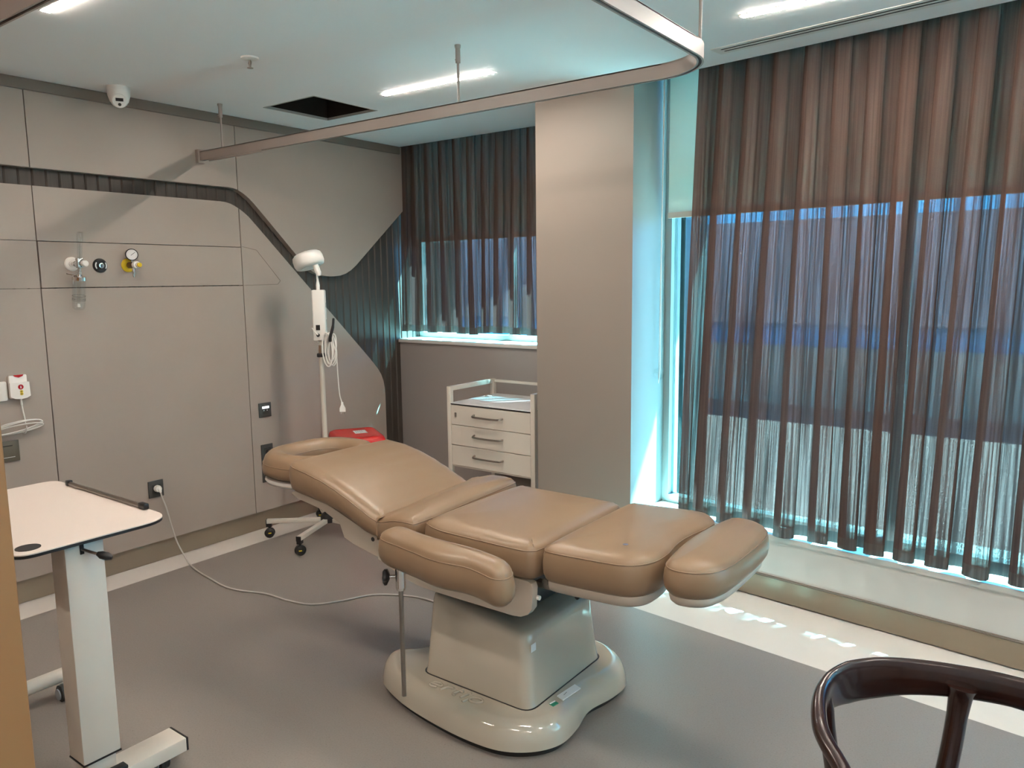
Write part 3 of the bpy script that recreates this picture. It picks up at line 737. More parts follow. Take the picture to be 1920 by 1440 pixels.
# head ring
hx, hy = 1.462, 2.335; ra, rb = .172, .205
rings = []; nr = 64
sec = [(-.062, .030), (-.058, .060), (-.045, .083), (-.022, .099), (.003, .104), (.028, .098), (.048, .080), (.059, .052), (.064, .025), (.061, .004), (.045, -.006), (-.045, -.006), (-.058, .006)]
for k in range(nr):
    a = 2 * PI * k / nr; ct, st_ = math.cos(a), math.sin(a)
    e = .80; px_ = ra * math.copysign(abs(ct) ** e, ct); py_ = rb * math.copysign(abs(st_) ** e, st_)
    nn = Vector((ct / ra, st_ / rb)).normalized()
    rings.append([Vector((hx + px_ + nn.x * s_ * (1.0 if ct < .3 else .85), hy + py_ + nn.y * s_, .762 + z_)) for s_, z_ in sec])
b = MB(); vr = [[b.bm.verts.new(p) for p in r_] for r_ in rings]
for k in range(nr):
    A_, B_ = vr[k], vr[(k + 1) % nr]
    for j in range(len(sec)):
        j2 = (j + 1) % len(sec); b.bm.faces.new((A_[j], A_[j2], B_[j2], B_[j]))
hr = b.obj('headrest_ring', m_leather, tc, smooth=70)
for idx in (1, 7):
    MB().tube([r_[idx] for r_ in rings], .0018, 6, closed=True).obj('piping', m_pipe, hr, smooth=80)
tsec = [(.022, .748), (.050, .746), (.053, .735), (.044, .722), (.0, .718), (-.040, .722), (-.046, .735), (-.044, .746)]
def ellip(k, sx, sy):
    a = 2 * PI * k / nr; ct, st_ = math.cos(a), math.sin(a)
    return Vector((hx + ra * math.copysign(abs(ct) ** .8, ct), hy + rb * math.copysign(abs(st_) ** .8, st_), 0)), Vector((ct / ra, st_ / rb, 0)).normalized()
b = MB(); vr = []
for k in range(nr):
    p, nn = ellip(k, 0, 0); vr.append([b.bm.verts.new(p + nn * d + Vector((0, 0, z_))) for d, z_ in tsec])
for k in range(nr):
    A_, B_ = vr[k], vr[(k + 1) % nr]
    for j in range(len(tsec)):
        j2 = (j + 1) % len(tsec); b.bm.faces.new((A_[j], A_[j2], B_[j2], B_[j]))
b.obj('headrest_tray', m_whitepl, tc, smooth=60)
MB().box(1.50, 1.72, 2.28, 2.38, .70, .722).bevel(.004).obj('headrest_bracket', m_nickel, tc)
# arm rest on its post
arm_ol = [(2.345, 1.885), (2.350, 1.850), (2.385, 1.836), (2.45, 1.834), (2.54, 1.824), (2.62, 1.806), (2.69, 1.801), (2.78, 1.813), (2.85, 1.806), (2.895, 1.802), (2.925, 1.825), (2.925, 1.868), (2.89, 1.900), (2.80, 1.918), (2.69, 1.928), (2.56, 1.938), (2.45, 1.950), (2.38, 1.948), (2.350, 1.925)]
az = lambda x, y: -.018 * (x - 2.35) / .55 - .006 * math.sin((x - 2.35) * 11)
cushion('armrest_cushion', arm_ol, .632, .727, .040, tc, zf=az, bulge=.007, spine=lambda p: Vector((min(max(p.x, 2.41), 2.865), 1.888 - .05 * (min(max(p.x, 2.41), 2.865) - 2.41))))
px0, py0 = 2.412, 1.885
b = MB(); b.cyl((px0, py0, .545), (px0, py0, .638), .0185, seg=28); b.cyl((px0, py0, .535), (px0, py0, .546), .016, .0185, 28); b.obj('armrest_clamp', m_chrome, tc)
MB().cyl((px0, py0, .13), (px0, py0, .64), .0085, seg=20).obj('armrest_post', m_nickel, tc)
b = MB(); b.cyl((px0, py0, .595), (px0 + .005, 2.05, .595), .010, seg=16); b.cyl((px0, 1.93, .595), (px0, 1.955, .595), .016, seg=18); b.cyl((px0, 1.975, .595), (px0, 2.0, .595), .013, seg=18); b.obj('armrest_joint', m_chrome, tc)
kn = Vector((-.80, -.60, 0)); c0 = Vector((px0, py0, .585))
b = MB(); b.cyl(c0 + kn * .015, c0 + kn * .04, .0065, seg=14); b.obj('knob_stem', m_chrome, tc)
b = MB(); prof = []
q = kn.to_track_quat('Z', 'Y').to_matrix()
rr_ = []
for r0, h in ((.008, .038), (.016, .042), (.027, .048), (.028, .056), (.020, .062), (.001, .064)):
    rr_.append([c0 + q @ Vector(((r0 * (1 + .12 * math.cos(5 * 2 * PI * k / 40))) * math.cos(2 * PI * k / 40), (r0 * (1 + .12 * math.cos(5 * 2 * PI * k / 40))) * math.sin(2 * PI * k / 40), h)) for k in range(40)])
b.rings(rr_).obj('clamp_knob', m_black, tc, smooth=60)

# mains cord of the chair
pc = thing('power_cord', 'white mains cord plugged into the wall and trailing to the chair base', 'cable', (.03, 2.30, .44))
cpts = [(.050, 2.305, .425), (.056, 2.308, .395), (.062, 2.325, .33), (.068, 2.345, .22), (.078, 2.365, .12), (.12, 2.375, .05), (.22, 2.355, .012), (.36, 2.325, .0052), (.50, 2.305, .0052), (.67, 2.284, .0052), (.79, 2.300, .0052), (.943, 2.352, .0052), (1.10, 2.362, .0052), (1.25, 2.402, .0052), (1.34, 2.515, .0052), (1.419, 2.665, .0052), (1.567, 2.755, .0052), (1.714, 2.784, .0052), (1.95, 2.76, .0052), (2.12, 2.68, .006), (2.20, 2.60, .012)]
MB().tube(catmull(cpts, 8, closed=False), .0045, 8).obj('cord', m_cablegrey, pc, smooth=80)
b = MB(); b.lathe([(.001, 0), (.019, 0), (.020, .004), (.020, .018), (.017, .028), (.001, .029)], (.011, 2.303, .445), (1, 0, 0), 28)
b.tube([(.030, 2.303, .447), (.044, 2.304, .440), (.050, 2.305, .425)], .011, 12, rad=[.014, .011, .005]); b.obj('plug', m_whitepl, pc, smooth=60)

# ================================================================== WALL FIXTURES (x = 0, centres in y, z)
def wplate(t, y0, y1, z0, z1, th, m, name='cover_plate', bev=.003, x0=0.0):
    return MB().box(x0, x0 + th, y0, y1, z0, z1).bevel(bev, 2).obj(name, m, t)
t = thing('wall_socket', 'dark grey single socket on the headboard wall with a white plug in it', 'socket', (0, 2.301, .40))
wplate(t, 2.256, 2.347, .392, .492, .009, m_anth); wplate(t, 2.276, 2.327, .416, .468, .0015, m_anth2, 'socket_insert', .0005, .009)
t = thing('wall_switch', 'dark grey call panel with a white display on the headboard wall', 'switch panel', (0, 3.078, .75))
wplate(t, 3.032, 3.125, .752, .848, .010, m_anth); ins = wplate(t, 3.055, 3.106, .775, .826, .0015, m_anth2, 'inset', .0005, .010)
wplate(t, 3.054, 3.106, .810, .825, .0012, emit_mat('lit_display', (.9, .95, 1), 1.1), 'display', .0003, .0117)
b = MB(); b.box(.0117, .0123, 3.062, 3.070, .795, .801); b.box(.0117, .0123, 3.088, 3.094, .795, .801); b.obj('button_icons', m_paper, t, smooth=0)
b = MB(); b.box(.0130, .0133, 3.064, 3.078, .816, .8185); b.box(.0130, .0133, 3.084, 3.096, .816, .8185); b.obj('display_text', m_ink, t, smooth=0)
t = thing('wall_socket', 'dark grey triple socket plate standing upright behind the headrest', 'socket', (0, 3.078, .31))
wplate(t, 3.033, 3.122, .315, .570, .010, m_anth)
for zc in (.517, .452, .387):
    so = MB().box(.0101, .0112, 3.050, 3.106, zc - .030, zc + .030).bevel(.0005, 1).obj('socket_insert', m_anth2, t)
    MB().lathe([(.0215, -.0008), (.0225, .0012), (.0195, .0016), (.0185, -.0008)], (.0115, 3.078, zc), (1, 0, 0), 28).obj('socket_rim', m_anth, so)
    b = MB(); b.cyl((.0110, 3.078, zc), (.0116, 3.078, zc), .0180, seg=28); b.obj('socket_well', m_void, so)
    MB().cyl((.0116, 3.085, zc + .008), (.0135, 3.085, zc + .008), .0025, seg=10).obj('pin', m_chrome, so)
t = thing('wall_switch', 'brownish wide switch plate low on the headboard wall behind the table', 'switch', (0, 1.55, .755))
wplate(t, 1.495, 1.606, .752, .858, .009, m_olive); wplate(t, 1.515, 1.582, .775, .832, .003, m_olive, 'rocker', .001, .009)
b = MB(); b.box(.0085, .0092, 1.513, 1.576, .832, .836); b.obj('rocker_gap', m_void, t, smooth=0)
b = MB(); b.box(.0120, .0126, 1.515, 1.582, .7745, .777); b.obj('rocker_edge', m_paper, t, smooth=0)
t = thing('wall_switch', 'small white box left of the nurse call unit, cut by the picture edge', 'switch', (0, 1.53, 1.05))
wplate(t, 1.487, 1.575, 1.062, 1.160, .018, m_whitepl, bev=.008)
MB().lathe([(.001, 0), (.012, 0), (.011, .0015), (.001, .0015)], (.018, 1.533, 1.11), (1, 0, 0), 20).obj('button', m_whitepl, t)

# nurse call unit
t = thing('nurse_call_unit', 'white nurse call unit with red top and coiled white cable', 'call unit', (0, 1.627, 1.06))
MB().box(0, .022, 1.583, 1.667, 1.070, 1.187).bevel(.006).obj('wall_dock', m_whitepl, t)
MB().prism([(.012, 1.580, 1.080), (.012, 1.600, 1.069), (.012, 1.627, 1.065), (.012, 1.654, 1.069), (.012, 1.672, 1.078), (.012, 1.670, 1.150), (.012, 1.582, 1.150)], (.022, 0, 0)).bevel(.004).obj('handset', m_whitepl, t)
MB().prism([(.018, 1.604, 1.188), (.018, 1.610, 1.180), (.018, 1.628, 1.174), (.018, 1.646, 1.180), (.018, 1.651, 1.188)], (.006, 0, 0)).bevel(.0015, 1).obj('red_cap', m_redbtn, t)
MB().cyl((.034, 1.629, 1.127), (.036, 1.629, 1.127), .0125, seg=28).obj('call_button', m_redbtn, t)
b = MB(); b.cyl((.036, 1.629, 1.131), (.0364, 1.629, 1.131), .0022, seg=10); b.box(.036, .0364, 1.6265, 1.6315, 1.120, 1.129); b.obj('nurse_icon', m_paper, t, smooth=0)
for zc in (1.104, 1.092):
    lb = MB().cyl((.034, 1.631, zc), (.0352, 1.631, zc), .0075, seg=22).obj('light_button', m_yellow, t)
    MB().cyl((.0352, 1.631, zc), (.0355, 1.631, zc), .0028, seg=12).obj('button_icon', m_ink, lb, smooth=0)
b = MB(); b.cyl((.022, 1.628, 1.068), (.024, 1.630, 1.035), .0055, .0048, 14)
b.tube(catmull([(.024, 1.630, 1.035), (.026, 1.632, 1.00), (.028, 1.636, .965), (.03, 1.636, .935)], 6, closed=False), .0035, 8)
def loop(cy, cz, a, bb, x, ang, tilt):
    P_ = []
    for k in range(40):
        th = 2 * PI * k / 40; yy = a * math.cos(th); zz = bb * math.sin(th)
        P_.append((x + .012 * math.sin(th) , cy + yy * math.cos(ang) - zz * math.sin(ang), cz + yy * math.sin(ang) + zz * math.cos(ang)))
    b.tube(P_, .0036, 8, closed=True)
loop(1.590, .925, .125, .030, .034, .10, 0); loop(1.596, .918, .118, .021, .042, .06, 0); loop(1.585, .928, .120, .024, .050, .14, 0)
b.obj('coiled_cable', m_cable, t, smooth=80)
b = MB(); b.tube(catmull([(.002, 1.628, .893), (.02, 1.633, .888), (.045, 1.632, .905), (.056, 1.63, .93)], 5, closed=False), .003, 8); b.obj('cable_hook', m_whitepl, t)

# oxygen flowmeter with humidifier bottle
t = thing('oxygen_flowmeter', 'chrome flowmeter with clear humidifier bottle on a white wall outlet', 'flowmeter', (0, 1.94, 1.74))
oy, oz = 1.940, 1.742
MB().lathe([(.001, 0), (.037, 0), (.037, .006), (.033, .011), (.026, .012), (.025, .009), (.018, .009), (.017, .014), (.001, .014)], (0, oy, oz), (1, 0, 0), 36).obj('outlet_rose', m_whitepl, t)
b = MB(); b.cyl((.012, oy, oz), (.075, oy, oz), .011, seg=20); b.cyl((.030, oy, oz), (.045, oy, oz), .015, seg=6); b.obj('connector', m_chrome, t)
b = MB(); b.box(.072, .102, oy - .014, oy + .014, oz - .022, oz + .028).bevel(.003); b.obj('meter_body', m_chrome, t)
b = MB(); b.cyl((.087, oy, oz - .022), (.087, oy, oz - .055), .008, seg=16); b.cyl((.087, oy, oz - .040), (.087, oy, oz - .055), .013, seg=6)
b.lathe([(.001, 0), (.014, 0), (.016, -.010), (.033, -.012), (.034, -.030), (.001, -.030)], (.087, oy, oz - .055), seg=32)
b.tube([(.087, oy - .012, oz - .062), (.070, oy - .040, oz - .058), (.062, oy - .052, oz - .056)], .005, 10); b.obj('bottle_cap', m_chrome, t)
b = MB(); b.cyl((.102, oy + .004, oz), (.122, oy + .006, oz), .006, seg=12); b.lathe([(.001, 0), (.016, 0), (.017, .004), (.017, .020), (.014, .024), (.001, .024)], (.118, oy + .006, oz), (1, .1, 0), 10); b.obj('flow_knob', m_whitepl, t)
b = MB(); b.lathe([(.012, 0), (.0125, .085), (.016, .093), (.016, .128), (.012, .138), (.001, .139)], (.087, oy, oz + .026), seg=24); b.obj('flow_tube', m_clear, t)
b = MB(); b.lathe([(.004, 0), (.004, .075), (.0045, .08), (.001, .081)], (.087, oy, oz + .028), seg=12); b.obj('inner_tube', m_clear, t)
b = MB(); b.lathe([(.031, 0), (.031, -.125), (.029, -.150), (.022, -.157), (.001, -.158)], (.087, oy, oz - .085), seg=32); b.obj('humidifier_bottle', m_clear, t)
b = MB(); b.cyl((.087, oy, oz - .085), (.087, oy, oz - .215), .003, seg=10); b.obj('dip_tube', m_clear, t)
b = MB(); b.lathe([(.006, 0), (.010, -.016), (.001, -.017)], (.087, oy, oz - .213), seg=14); b.obj('diffuser_stone', m_whitepl, t)
b = MB()
for zz in (.160, .176, .183): b.tube([(.087 + .0315 * math.cos(2 * PI * k / 24), oy + .0315 * math.sin(2 * PI * k / 24), oz - zz - .01) for k in range(24)], .0008, 4, closed=True)
b.obj('level_mark', m_ink, t)

TL = Matrix.Translation((.087, oy, oz)) @ Matrix.Rotation(math.radians(12), 4, 'Y') @ Matrix.Translation((-.087, -oy, -oz))
for o in t.children:
    if o.name.split('.')[0] in ('bottle_cap', 'flow_tube', 'inner_tube', 'humidifier_bottle', 'dip_tube', 'diffuser_stone', 'level_mark'):
        for v in o.data.vertices: v.co = TL @ v.co
# black outlet
t = thing('gas_outlet', 'round black medical gas outlet between the flowmeter and the gauge', 'gas outlet', (0, 2.085, 1.735))
MB().lathe([(.001, 0), (.038, 0), (.038, .008), (.034, .014), (.024, .016), (.016, .013), (.001, .013)], (0, 2.085, 1.735), (1, 0, 0), 36).obj('outlet_rose', m_black, t)
for s_ in (0, PI):
    MB().tube([(.016, 2.085 + .0285 * math.cos(a), 1.735 + .0285 * math.sin(a)) for a in [s_ - .6 + .12 * k for k in range(11)]], .0032, 6).obj('marking', m_paper, t)
MB().lathe([(.010, 0), (.014, 0), (.014, .010), (.010, .011)], (.013, 2.085, 1.735), (1, 0, 0), 24).obj('socket_ring', m_chrome, t)

# vacuum regulator
t = thing('vacuum_regulator', 'vacuum regulator with round gauge on a yellow wall outlet', 'regulator', (0, 2.243, 1.74))
vy_, vz_ = 2.240, 1.738
MB().lathe([(.001, 0), (.038, 0), (.038, .007), (.033, .012), (.026, .012), (.024, .009), (.001, .009)], (0, vy_, vz_), (1, 0, 0), 36).obj('outlet_rose', m_yellow, t)
b = MB(); b.cyl((.009, vy_, vz_), (.018, vy_, vz_), .013, seg=20); b.obj('connector', m_chrome, t)
b = MB(); b.lathe([(.001, .016), (.017, .016), (.0175, .02), (.0175, .074), (.001, .074)], (0, vy_, vz_), (1, 0, 0), 28); b.obj('regulator_body', m_brown, t)
b = MB(); b.lathe([(.001, .074), (.020, .074), (.021, .080), (.021, .094), (.018, .098), (.013, .099), (.013, .112), (.001, .112)], (0, vy_, vz_), (1, .02, 0), 20); b.obj('control_knob', m_whitepl, t)
b = MB(); b.lathe([(.001, .112), (.0125, .112), (.0125, .120), (.010, .1225), (.001, .1225)], (0, vy_ + .002, vz_), (1, .02, 0), 24); b.obj('knob_cap', m_yellow, t)
b = MB(); b.cyl((.048, vy_, vz_ + .012), (.048, vy_, vz_ + .026), .006, seg=14); b.obj('gauge_stem', m_chrome, t)
gz = vz_ + .058; gd = Vector((.92, -.38, -.05)).normalized(); gc = Vector((.042, vy_ + .004, gz))
b = MB(); b.lathe([(.001, -.014), (.030, -.014), (.032, -.010), (.032, .012), (.030, .014), (.029, .011), (.001, .011)], gc, gd, 40); gau = b.obj('gauge_case', m_black, t)
MB().lathe([(.001, .0112), (.028, .0112), (.028, .0118), (.001, .0118)], gc, gd, 40).obj('gauge_dial', m_paper, gau)
q = gd.to_track_quat('Z', 'Y').to_matrix().to_4x4()
MB().box(-.0012, .0012, -.007, .021, .0122, .0128, Matrix.Translation(gc) @ q @ Matrix.Rotation(-.9, 4, 'Z')).obj('gauge_needle', m_ink, gau, smooth=0)
b = MB()
for k in range(19):
    a = -.8 + (2 * PI - 1.6) * k / 18 - PI / 2 + 0
    b.box(-.0004, .0004, .021, .025, .0119, .0121, Matrix.Translation(gc) @ q @ Matrix.Rotation(a + PI / 2 + .8 - (PI - .8), 4, 'Z'))
b.obj('gauge_ticks', m_ink, gau, smooth=0)
b = MB(); b.lathe([(.001, 0), (.009, 0), (.009, -.014), (.007, -.016), (.0075, -.026), (.0055, -.030), (.006, -.040), (.004, -.052), (.001, -.053)], (.062, vy_, vz_ - .014), (0, .10, 1), 18); b.obj('hose_barb', m_chrome, t)

# ================================================================== PROCEDURE LAMP ON WHEELED STAND
lx, ly = .462, 3.190
t = thing('procedure_lamp', 'white wheeled examination lamp with drum head behind the headrest', 'lamp', (lx, ly, 0))
b = MB(); b.lathe([(.001, .092), (.046, .092), (.050, .100), (.050, .130), (.044, .145), (.028, .152), (.020, .168), (.001, .168)], (lx, ly, 0), seg=32); hub = b.obj('hub', m_black, t)
for k in range(5):
    a = math.radians(-67 + 72 * k); d = Vector((math.cos(a), math.sin(a), 0)); c = Vector((lx, ly, 0))
    mt = Matrix.Translation(c) @ Matrix.Rotation(a, 4, 'Z')
    lg_ = MB().box(.045, .392, -.0155, .0155, .094, .120, mt).bevel(.002).obj('leg', m_white, t)
    MB().box(.392, .397, -.0155, .0155, .090, .120, mt).box(.362, .397, -.013, .013, .072, .0938, mt).obj('end_cap', m_black, lg_)
    cs = MB(); e = c + d * .378
    cs.cyl(e + Vector((0, 0, .06)), e + Vector((0, 0, .092)), .008, seg=12)
    sd = Vector((-d.y, d.x, 0)) if k != 0 else Vector((1, -.2, 0)).normalized()
    for s_ in (-1, 1): cs.lathe([(.001, 0), (.026, 0), (.031, .004), (.031, .012), (.026, .016), (.001, .016)], e + sd * .004 * s_ + Vector((0, 0, .031)), sd * s_, 26)
    hf = sd.cross(Vector((0, 0, 1))); 
    cs.sphere(e + Vector((0, 0, .040)), .030, (.92, .92, .82))
    c_ = cs.obj('caster', m_black, lg_)
    vd = (Vector((4.31, 0, 1.2)) - e).normalized(); vd.z = 0
    MB().box(-.009, .009, -.0035, .0, -.0025, .0025, Matrix.Translation(e + vd * .0305 + Vector((0, 0, .036))) @ vd.to_track_quat('-Y', 'Z').to_matrix().to_4x4()).obj('brake_mark', m_yellow, c_, smooth=0)
MB().cyl((lx, ly, .15), (lx, ly, 1.30), .0165, seg=24).obj('pole', m_white, t)
b = MB(); b.box(lx - .040, lx + .040, ly - .036, ly + .036, 1.268, 1.585).bevel(.010, 3); cbx = b.obj('control_box', m_whitepl, t)
fx, fy = .80, -.60   # toward the viewer
b = MB(); b.box(lx - .020, lx + .005, ly - .0385, ly - .0362, 1.335, 1.368); b.obj('rocker_switch', m_black, cbx)
b = MB(); b.cyl((lx - .008, ly - .036, 1.305), (lx - .008, ly - .045, 1.305), .0105, seg=20); b.obj('cable_inlet', m_black, cbx)
b = MB(); b.tube([(lx - .008, ly - .046, 1.307), (lx - .024, ly - .056, 1.325), (lx - .042, ly - .058, 1.352)], .0042, 8); b.obj('inlet_plug', m_whitepl, cbx)
b = MB(); b.box(lx + .0402, lx + .0412, ly - .012, ly + .012, 1.475, 1.505); b.box(lx + .0402, lx + .0412, ly - .012, ly + .012, 1.33, 1.40); b.obj('side_label', m_alu, cbx)
b = MB(); b.tube([(lx - .004, ly - .018, 1.275), (lx - .014, ly - .022, 1.262), (lx - .014, ly - .024, 1.24), (lx + .006, ly - .024, 1.235), (lx + .012, ly - .022, 1.26)], .0018, 8); b.box(lx - .010, lx + .004, ly - .026, ly - .018, 1.19, 1.24); b.obj('wire_clip', m_chrome, t)
b = MB(); b.box(lx - .024, lx + .024, ly - .026, ly + .022, 1.165, 1.190).bevel(.005); b.cyl((lx + .02, ly - .01, 1.177), (lx + .034, ly - .012, 1.177), .009, seg=12); b.obj('pole_clamp', m_black, t)
b = MB(); b.lathe([(.012, 0), (.012, .03), (.010, .04), (.0065, .06), (.0065, .07)], (lx - .004, ly, 1.585), seg=20)
b.tube(catmull([(lx - .004, ly, 1.64), (lx - .006, ly, 1.66), (lx - .004, ly, 1.685), (lx + .004, ly, 1.70)], 6, closed=False), .0065, 12)
b.obj('gooseneck', m_whitepl, t)
b = MB(); b.tube([(lx + .012, ly, 1.672), (lx + .008, ly, 1.69), (lx - .022, ly, 1.745)], .018, 18, rad=[.012, .0175, .0185]); b.obj('neck_joint', m_whitepl, t)
ax = Vector((-.34, -.10, .94)).normalized(); hc = Vector((lx - .070, ly - .01, 1.765))
b = MB(); b.lathe([(.001, -.042), (.072, -.042), (.088, -.036), (.095, -.016), (.095, .014), (.090, .034), (.076, .046), (.038, .054), (.001, .056)], hc, ax, 48); hd = b.obj('lamp_head', m_whitepl, t, smooth=60)
b = MB(); b.lathe([(.001, .054), (.010, .054), (.010, .063), (.001, .065)], hc + Vector((.0, 0, 0)), ax, 16); b.obj('head_knob', m_whitepl, hd)
MB().lathe([(.001, -.0445), (.062, -.0445), (.064, -.042), (.001, -.042)], hc, ax, 40).obj('lamp_lens', mat('frosted_lens', (.7, .7, .68), .3), hd)
# wound mains cable
b = MB()
ccx, ccy, ccz = lx + .060, ly - .055, 1.215
for k, (a1, b1, dx, dz, rot) in enumerate(((.030, .105, -.012, 0, .05), (.024, .095, .0, .006, -.04), (.034, .100, .006, .004, .02), (.022, .085, .018, .012, -.12), (.028, .098, .012, -.004, .08))):
    P_ = []
    for j in range(36):
        th = 2 * PI * j / 36; yy = a1 * math.cos(th); zz = b1 * math.sin(th)
        P_.append((ccx + dx + yy * math.cos(rot) - zz * math.sin(rot), ccy + .006 * (k - 2) + .006 * math.sin(th), ccz + dz + yy * math.sin(rot) + zz * math.cos(rot)))
    b.tube(P_, .0042, 8, closed=True)
b.tube(catmull([(ccx + .02, ccy, ccz + .05), (ccx + .040, ccy, ccz - .03), (ccx + .044, ccy, ccz - .15), (ccx + .050, ccy, ccz - .28), (ccx + .062, ccy, ccz - .335)], 6, closed=False), .0034, 8)
b.tube(catmull([(lx + .04, ly - .02, 1.30), (ccx - .03, ccy, ccz + .09), (ccx - .02, ccy, ccz + .10)], 4, closed=False), .0038, 8)
b.obj('wound_cable', m_cable, t, smooth=80)
pb_ = Vector((ccx + .064, ccy, ccz - .335))
b = MB(); b.prism([pb_ + Vector(p) for p in ((-.006, -.007, 0), (.006, -.007, 0), (.007, -.007, -.014), (.019, -.007, -.038), (.019, -.007, -.060), (-.017, -.007, -.060), (-.017, -.007, -.038), (-.007, -.007, -.014))], (0, .014, 0)).bevel(.003); pl = b.obj('plug', m_whitepl, t)
b = MB()
for s_ in (-.009, .010): b.cyl(pb_ + Vector((s_, 0, -.060)), pb_ + Vector((s_, 0, -.075)), .0025, seg=10)
b.obj('plug_pins', m_chrome, pl)
b = MB(); b.tube(catmull([(ccx + .006, ccy - .012, ccz + .052), (ccx + .012, ccy - .022, ccz + .085), (ccx + .028, ccy - .018, ccz + .14), (ccx + .034, ccy - .012, ccz + .195)], 5, closed=False), .009, 10, rad=[.010] * 6 + [.0095] * 5 + [.008] * 4 + [.006]); b.obj('cable_strap', m_black, t)

RL = Matrix.Translation((lx, ly, 0)) @ Matrix.Rotation(math.radians(42), 4, 'Z') @ Matrix.Translation((-lx, -ly, 0))
def spin(o):
    if o.type == 'MESH':
        for v in o.data.vertices: v.co = RL @ v.co
    for c in o.children: spin(c)
for o in list(t.children):
    if o.name.split('.')[0] in ('control_box', 'wire_clip', 'pole_clamp', 'wound_cable', 'plug', 'cable_strap'): spin(o)
# ================================================================== RED WASTE BIN
t = thing('waste_bin', 'red clinical waste bin with a white label on its lid beside the lamp stand', 'bin', (.307, 3.595, 0))
t['_k'] = 1; del t['_k']
ang = math.atan2(-.21, .34); mt = Matrix.Translation((.307, 3.595, 0)) @ Matrix.Rotation(ang, 4, 'Z')
def bring(wx, wy, r, z): return [mt @ Vector((p.x, p.y, z)) for p in roundpoly([(-wx, -wy, 0), (wx, -wy, 0), (wx, wy, 0), (-wx, wy, 0)], r, 5)]
MB().rings([bring(.125, .105, .03, .0), bring(.130, .110, .03, .02), bring(.165, .140, .035, .50), bring(.170, .145, .035, .535)]).obj('bin_body', m_red, t, smooth=50)
lid = MB().rings([bring(.190, .162, .045, .53), bring(.197, .168, .05, .540), bring(.197, .168, .05, .565), bring(.188, .160, .05, .585), bring(.170, .142, .04, .594), bring(.150, .122, .03, .590), bring(.10, .08, .02, .590)]).obj('bin_lid', m_red, t, smooth=50)
MB().box(-.085, .02, -.01, .075, .5905, .592, mt).obj('lid_label', m_paper, lid, smooth=0)
b = MB()
for k in range(4): b.box(-.075, .01 - .02 * (k % 2), .002 + k * .014, .007 + k * .014, .5921, .5923, mt)
b.obj('label_print', m_alu, lid, smooth=0)

# ================================================================== DRAWER TROLLEY
t = thing('drawer_trolley', 'white three-drawer medical trolley with a guard rail beside the column', 'trolley', (1.30, 4.07, 0))
X0, X1, T0, T1 = .945, 1.655, 3.825, 4.325
for x in (X0, X1 - .032):
    for yy in (T0, T1 - .032):
        MB().box(x, x + .032, yy, yy + .032, .075, .937).bevel(.003, 2).obj('post', m_white, t)
b = MB()
for x in (X0, X1 - .032): b.box(x, x + .032, T0 + .0322, T1 - .0322, .908, .937)
b.bevel(.003, 2); b.obj('side_rail', m_white, t)
MB().box(X0 + .0322, X1 - .0322, T1 - .022, T1 - .004, .915, .934).bevel(.003).obj('back_rail', m_white, t)
MB().box(X0 + .033, X1 - .033, T0 + .012, T1 - .01, .40, .8185).obj('trolley_body', m_white, t, smooth=0)
MB().box(X0 + .0325, X1 - .0325, T0 + .001, T1, .820, .826).obj('top_edge', m_black, t, smooth=0)
MB().box(X0 + .0325, X1 - .0325, T0 + .001, T1, .8262, .832).bevel(.001, 1).obj('worktop', m_bluetop, t)
for k, (z0, z1) in enumerate(((.686, .816), (.550, .682), (.412, .546))):
    dr = MB().box(X0 + .0335, X1 - .0335, T0 + .002, T0 + .0115, z0, z1).bevel(.0015, 1).obj('drawer', m_white, t)
    zh = z1 - .060; hb_ = MB()
    hb_.tube(catmull([(1.175, T0 + .004, zh + .008), (1.180, T0 - .020, zh + .004), (1.195, T0 - .028, zh), (1.30, T0 - .030, zh - .002), (1.385, T0 - .028, zh), (1.402, T0 - .018, zh + .002), (1.405, T0 + .004, zh + .004)], 5, closed=False), .0065, 10)
    hb_.obj('handle', m_nickel, dr)
    if k == 0: MB().box(1.012, 1.026, T0 - .004, T0 + .002, .738, .768).bevel(.003).obj('lock', m_nickel, dr)
for x in (X0 + .016, X1 - .016):
    for yy in (T0 + .016, T1 - .016):
        b = MB(); b.cyl((x, yy, .045), (x, yy, .075), .012, seg=14); b.cyl((x - .012, yy, .035), (x + .012, yy, .035), .035, seg=24); b.obj('caster', m_black, t)
MB().box(X0 + .03, X1 - .03, T0 + .03, T1 - .03, .15, .17).obj('lower_shelf', m_white, t, smooth=0)

# ================================================================== OVERBED TABLE
t = thing('overbed_table', 'white overbed table on a wheeled steel column in the left foreground', 'table', (1.6, 1.05, 0))
tp = roundpoly([(1.135, .835, 0), (1.972, .835, 0), (1.972, 1.300, 0), (1.135, 1.300, 0)], [.05, .06, .10, .06], 8)
tp2 = [Vector((p.x, p.y)) for p in tp]
TR = lambda d, z: [Vector((p.x, p.y, z)) for p in inset(tp2, d)]
MB().rings([TR(.002, .868), TR(0, .870), TR(0, .8775)]).obj('table_edge', m_black, t)
m_tt = mat('cream_laminate', (.60, .53, .48), .4)
b = MB(); b.rings([TR(.0005, .8776), TR(.0005, .8806), TR(.002, .8815)]); ttop = b.obj('tabletop', m_tt, t, smooth=30)
b = MB(); b.lathe([(.030, 0), (.033, 0), (.033, .0012), (.030, .0012)], (1.908, .893, .8815), seg=36); b.obj('cup_ring', m_black, ttop)
MB().cyl((1.908, .893, .8816), (1.908, .893, .8820), .0298, seg=36).obj('cup_recess', mat('recess_brown', (.16, .12, .09), .6), ttop)
b = MB(); b.cyl((1.275, 1.289, .889), (1.800, 1.289, .889), .0085, seg=16); b.obj('guard_rail', m_nickel, t)
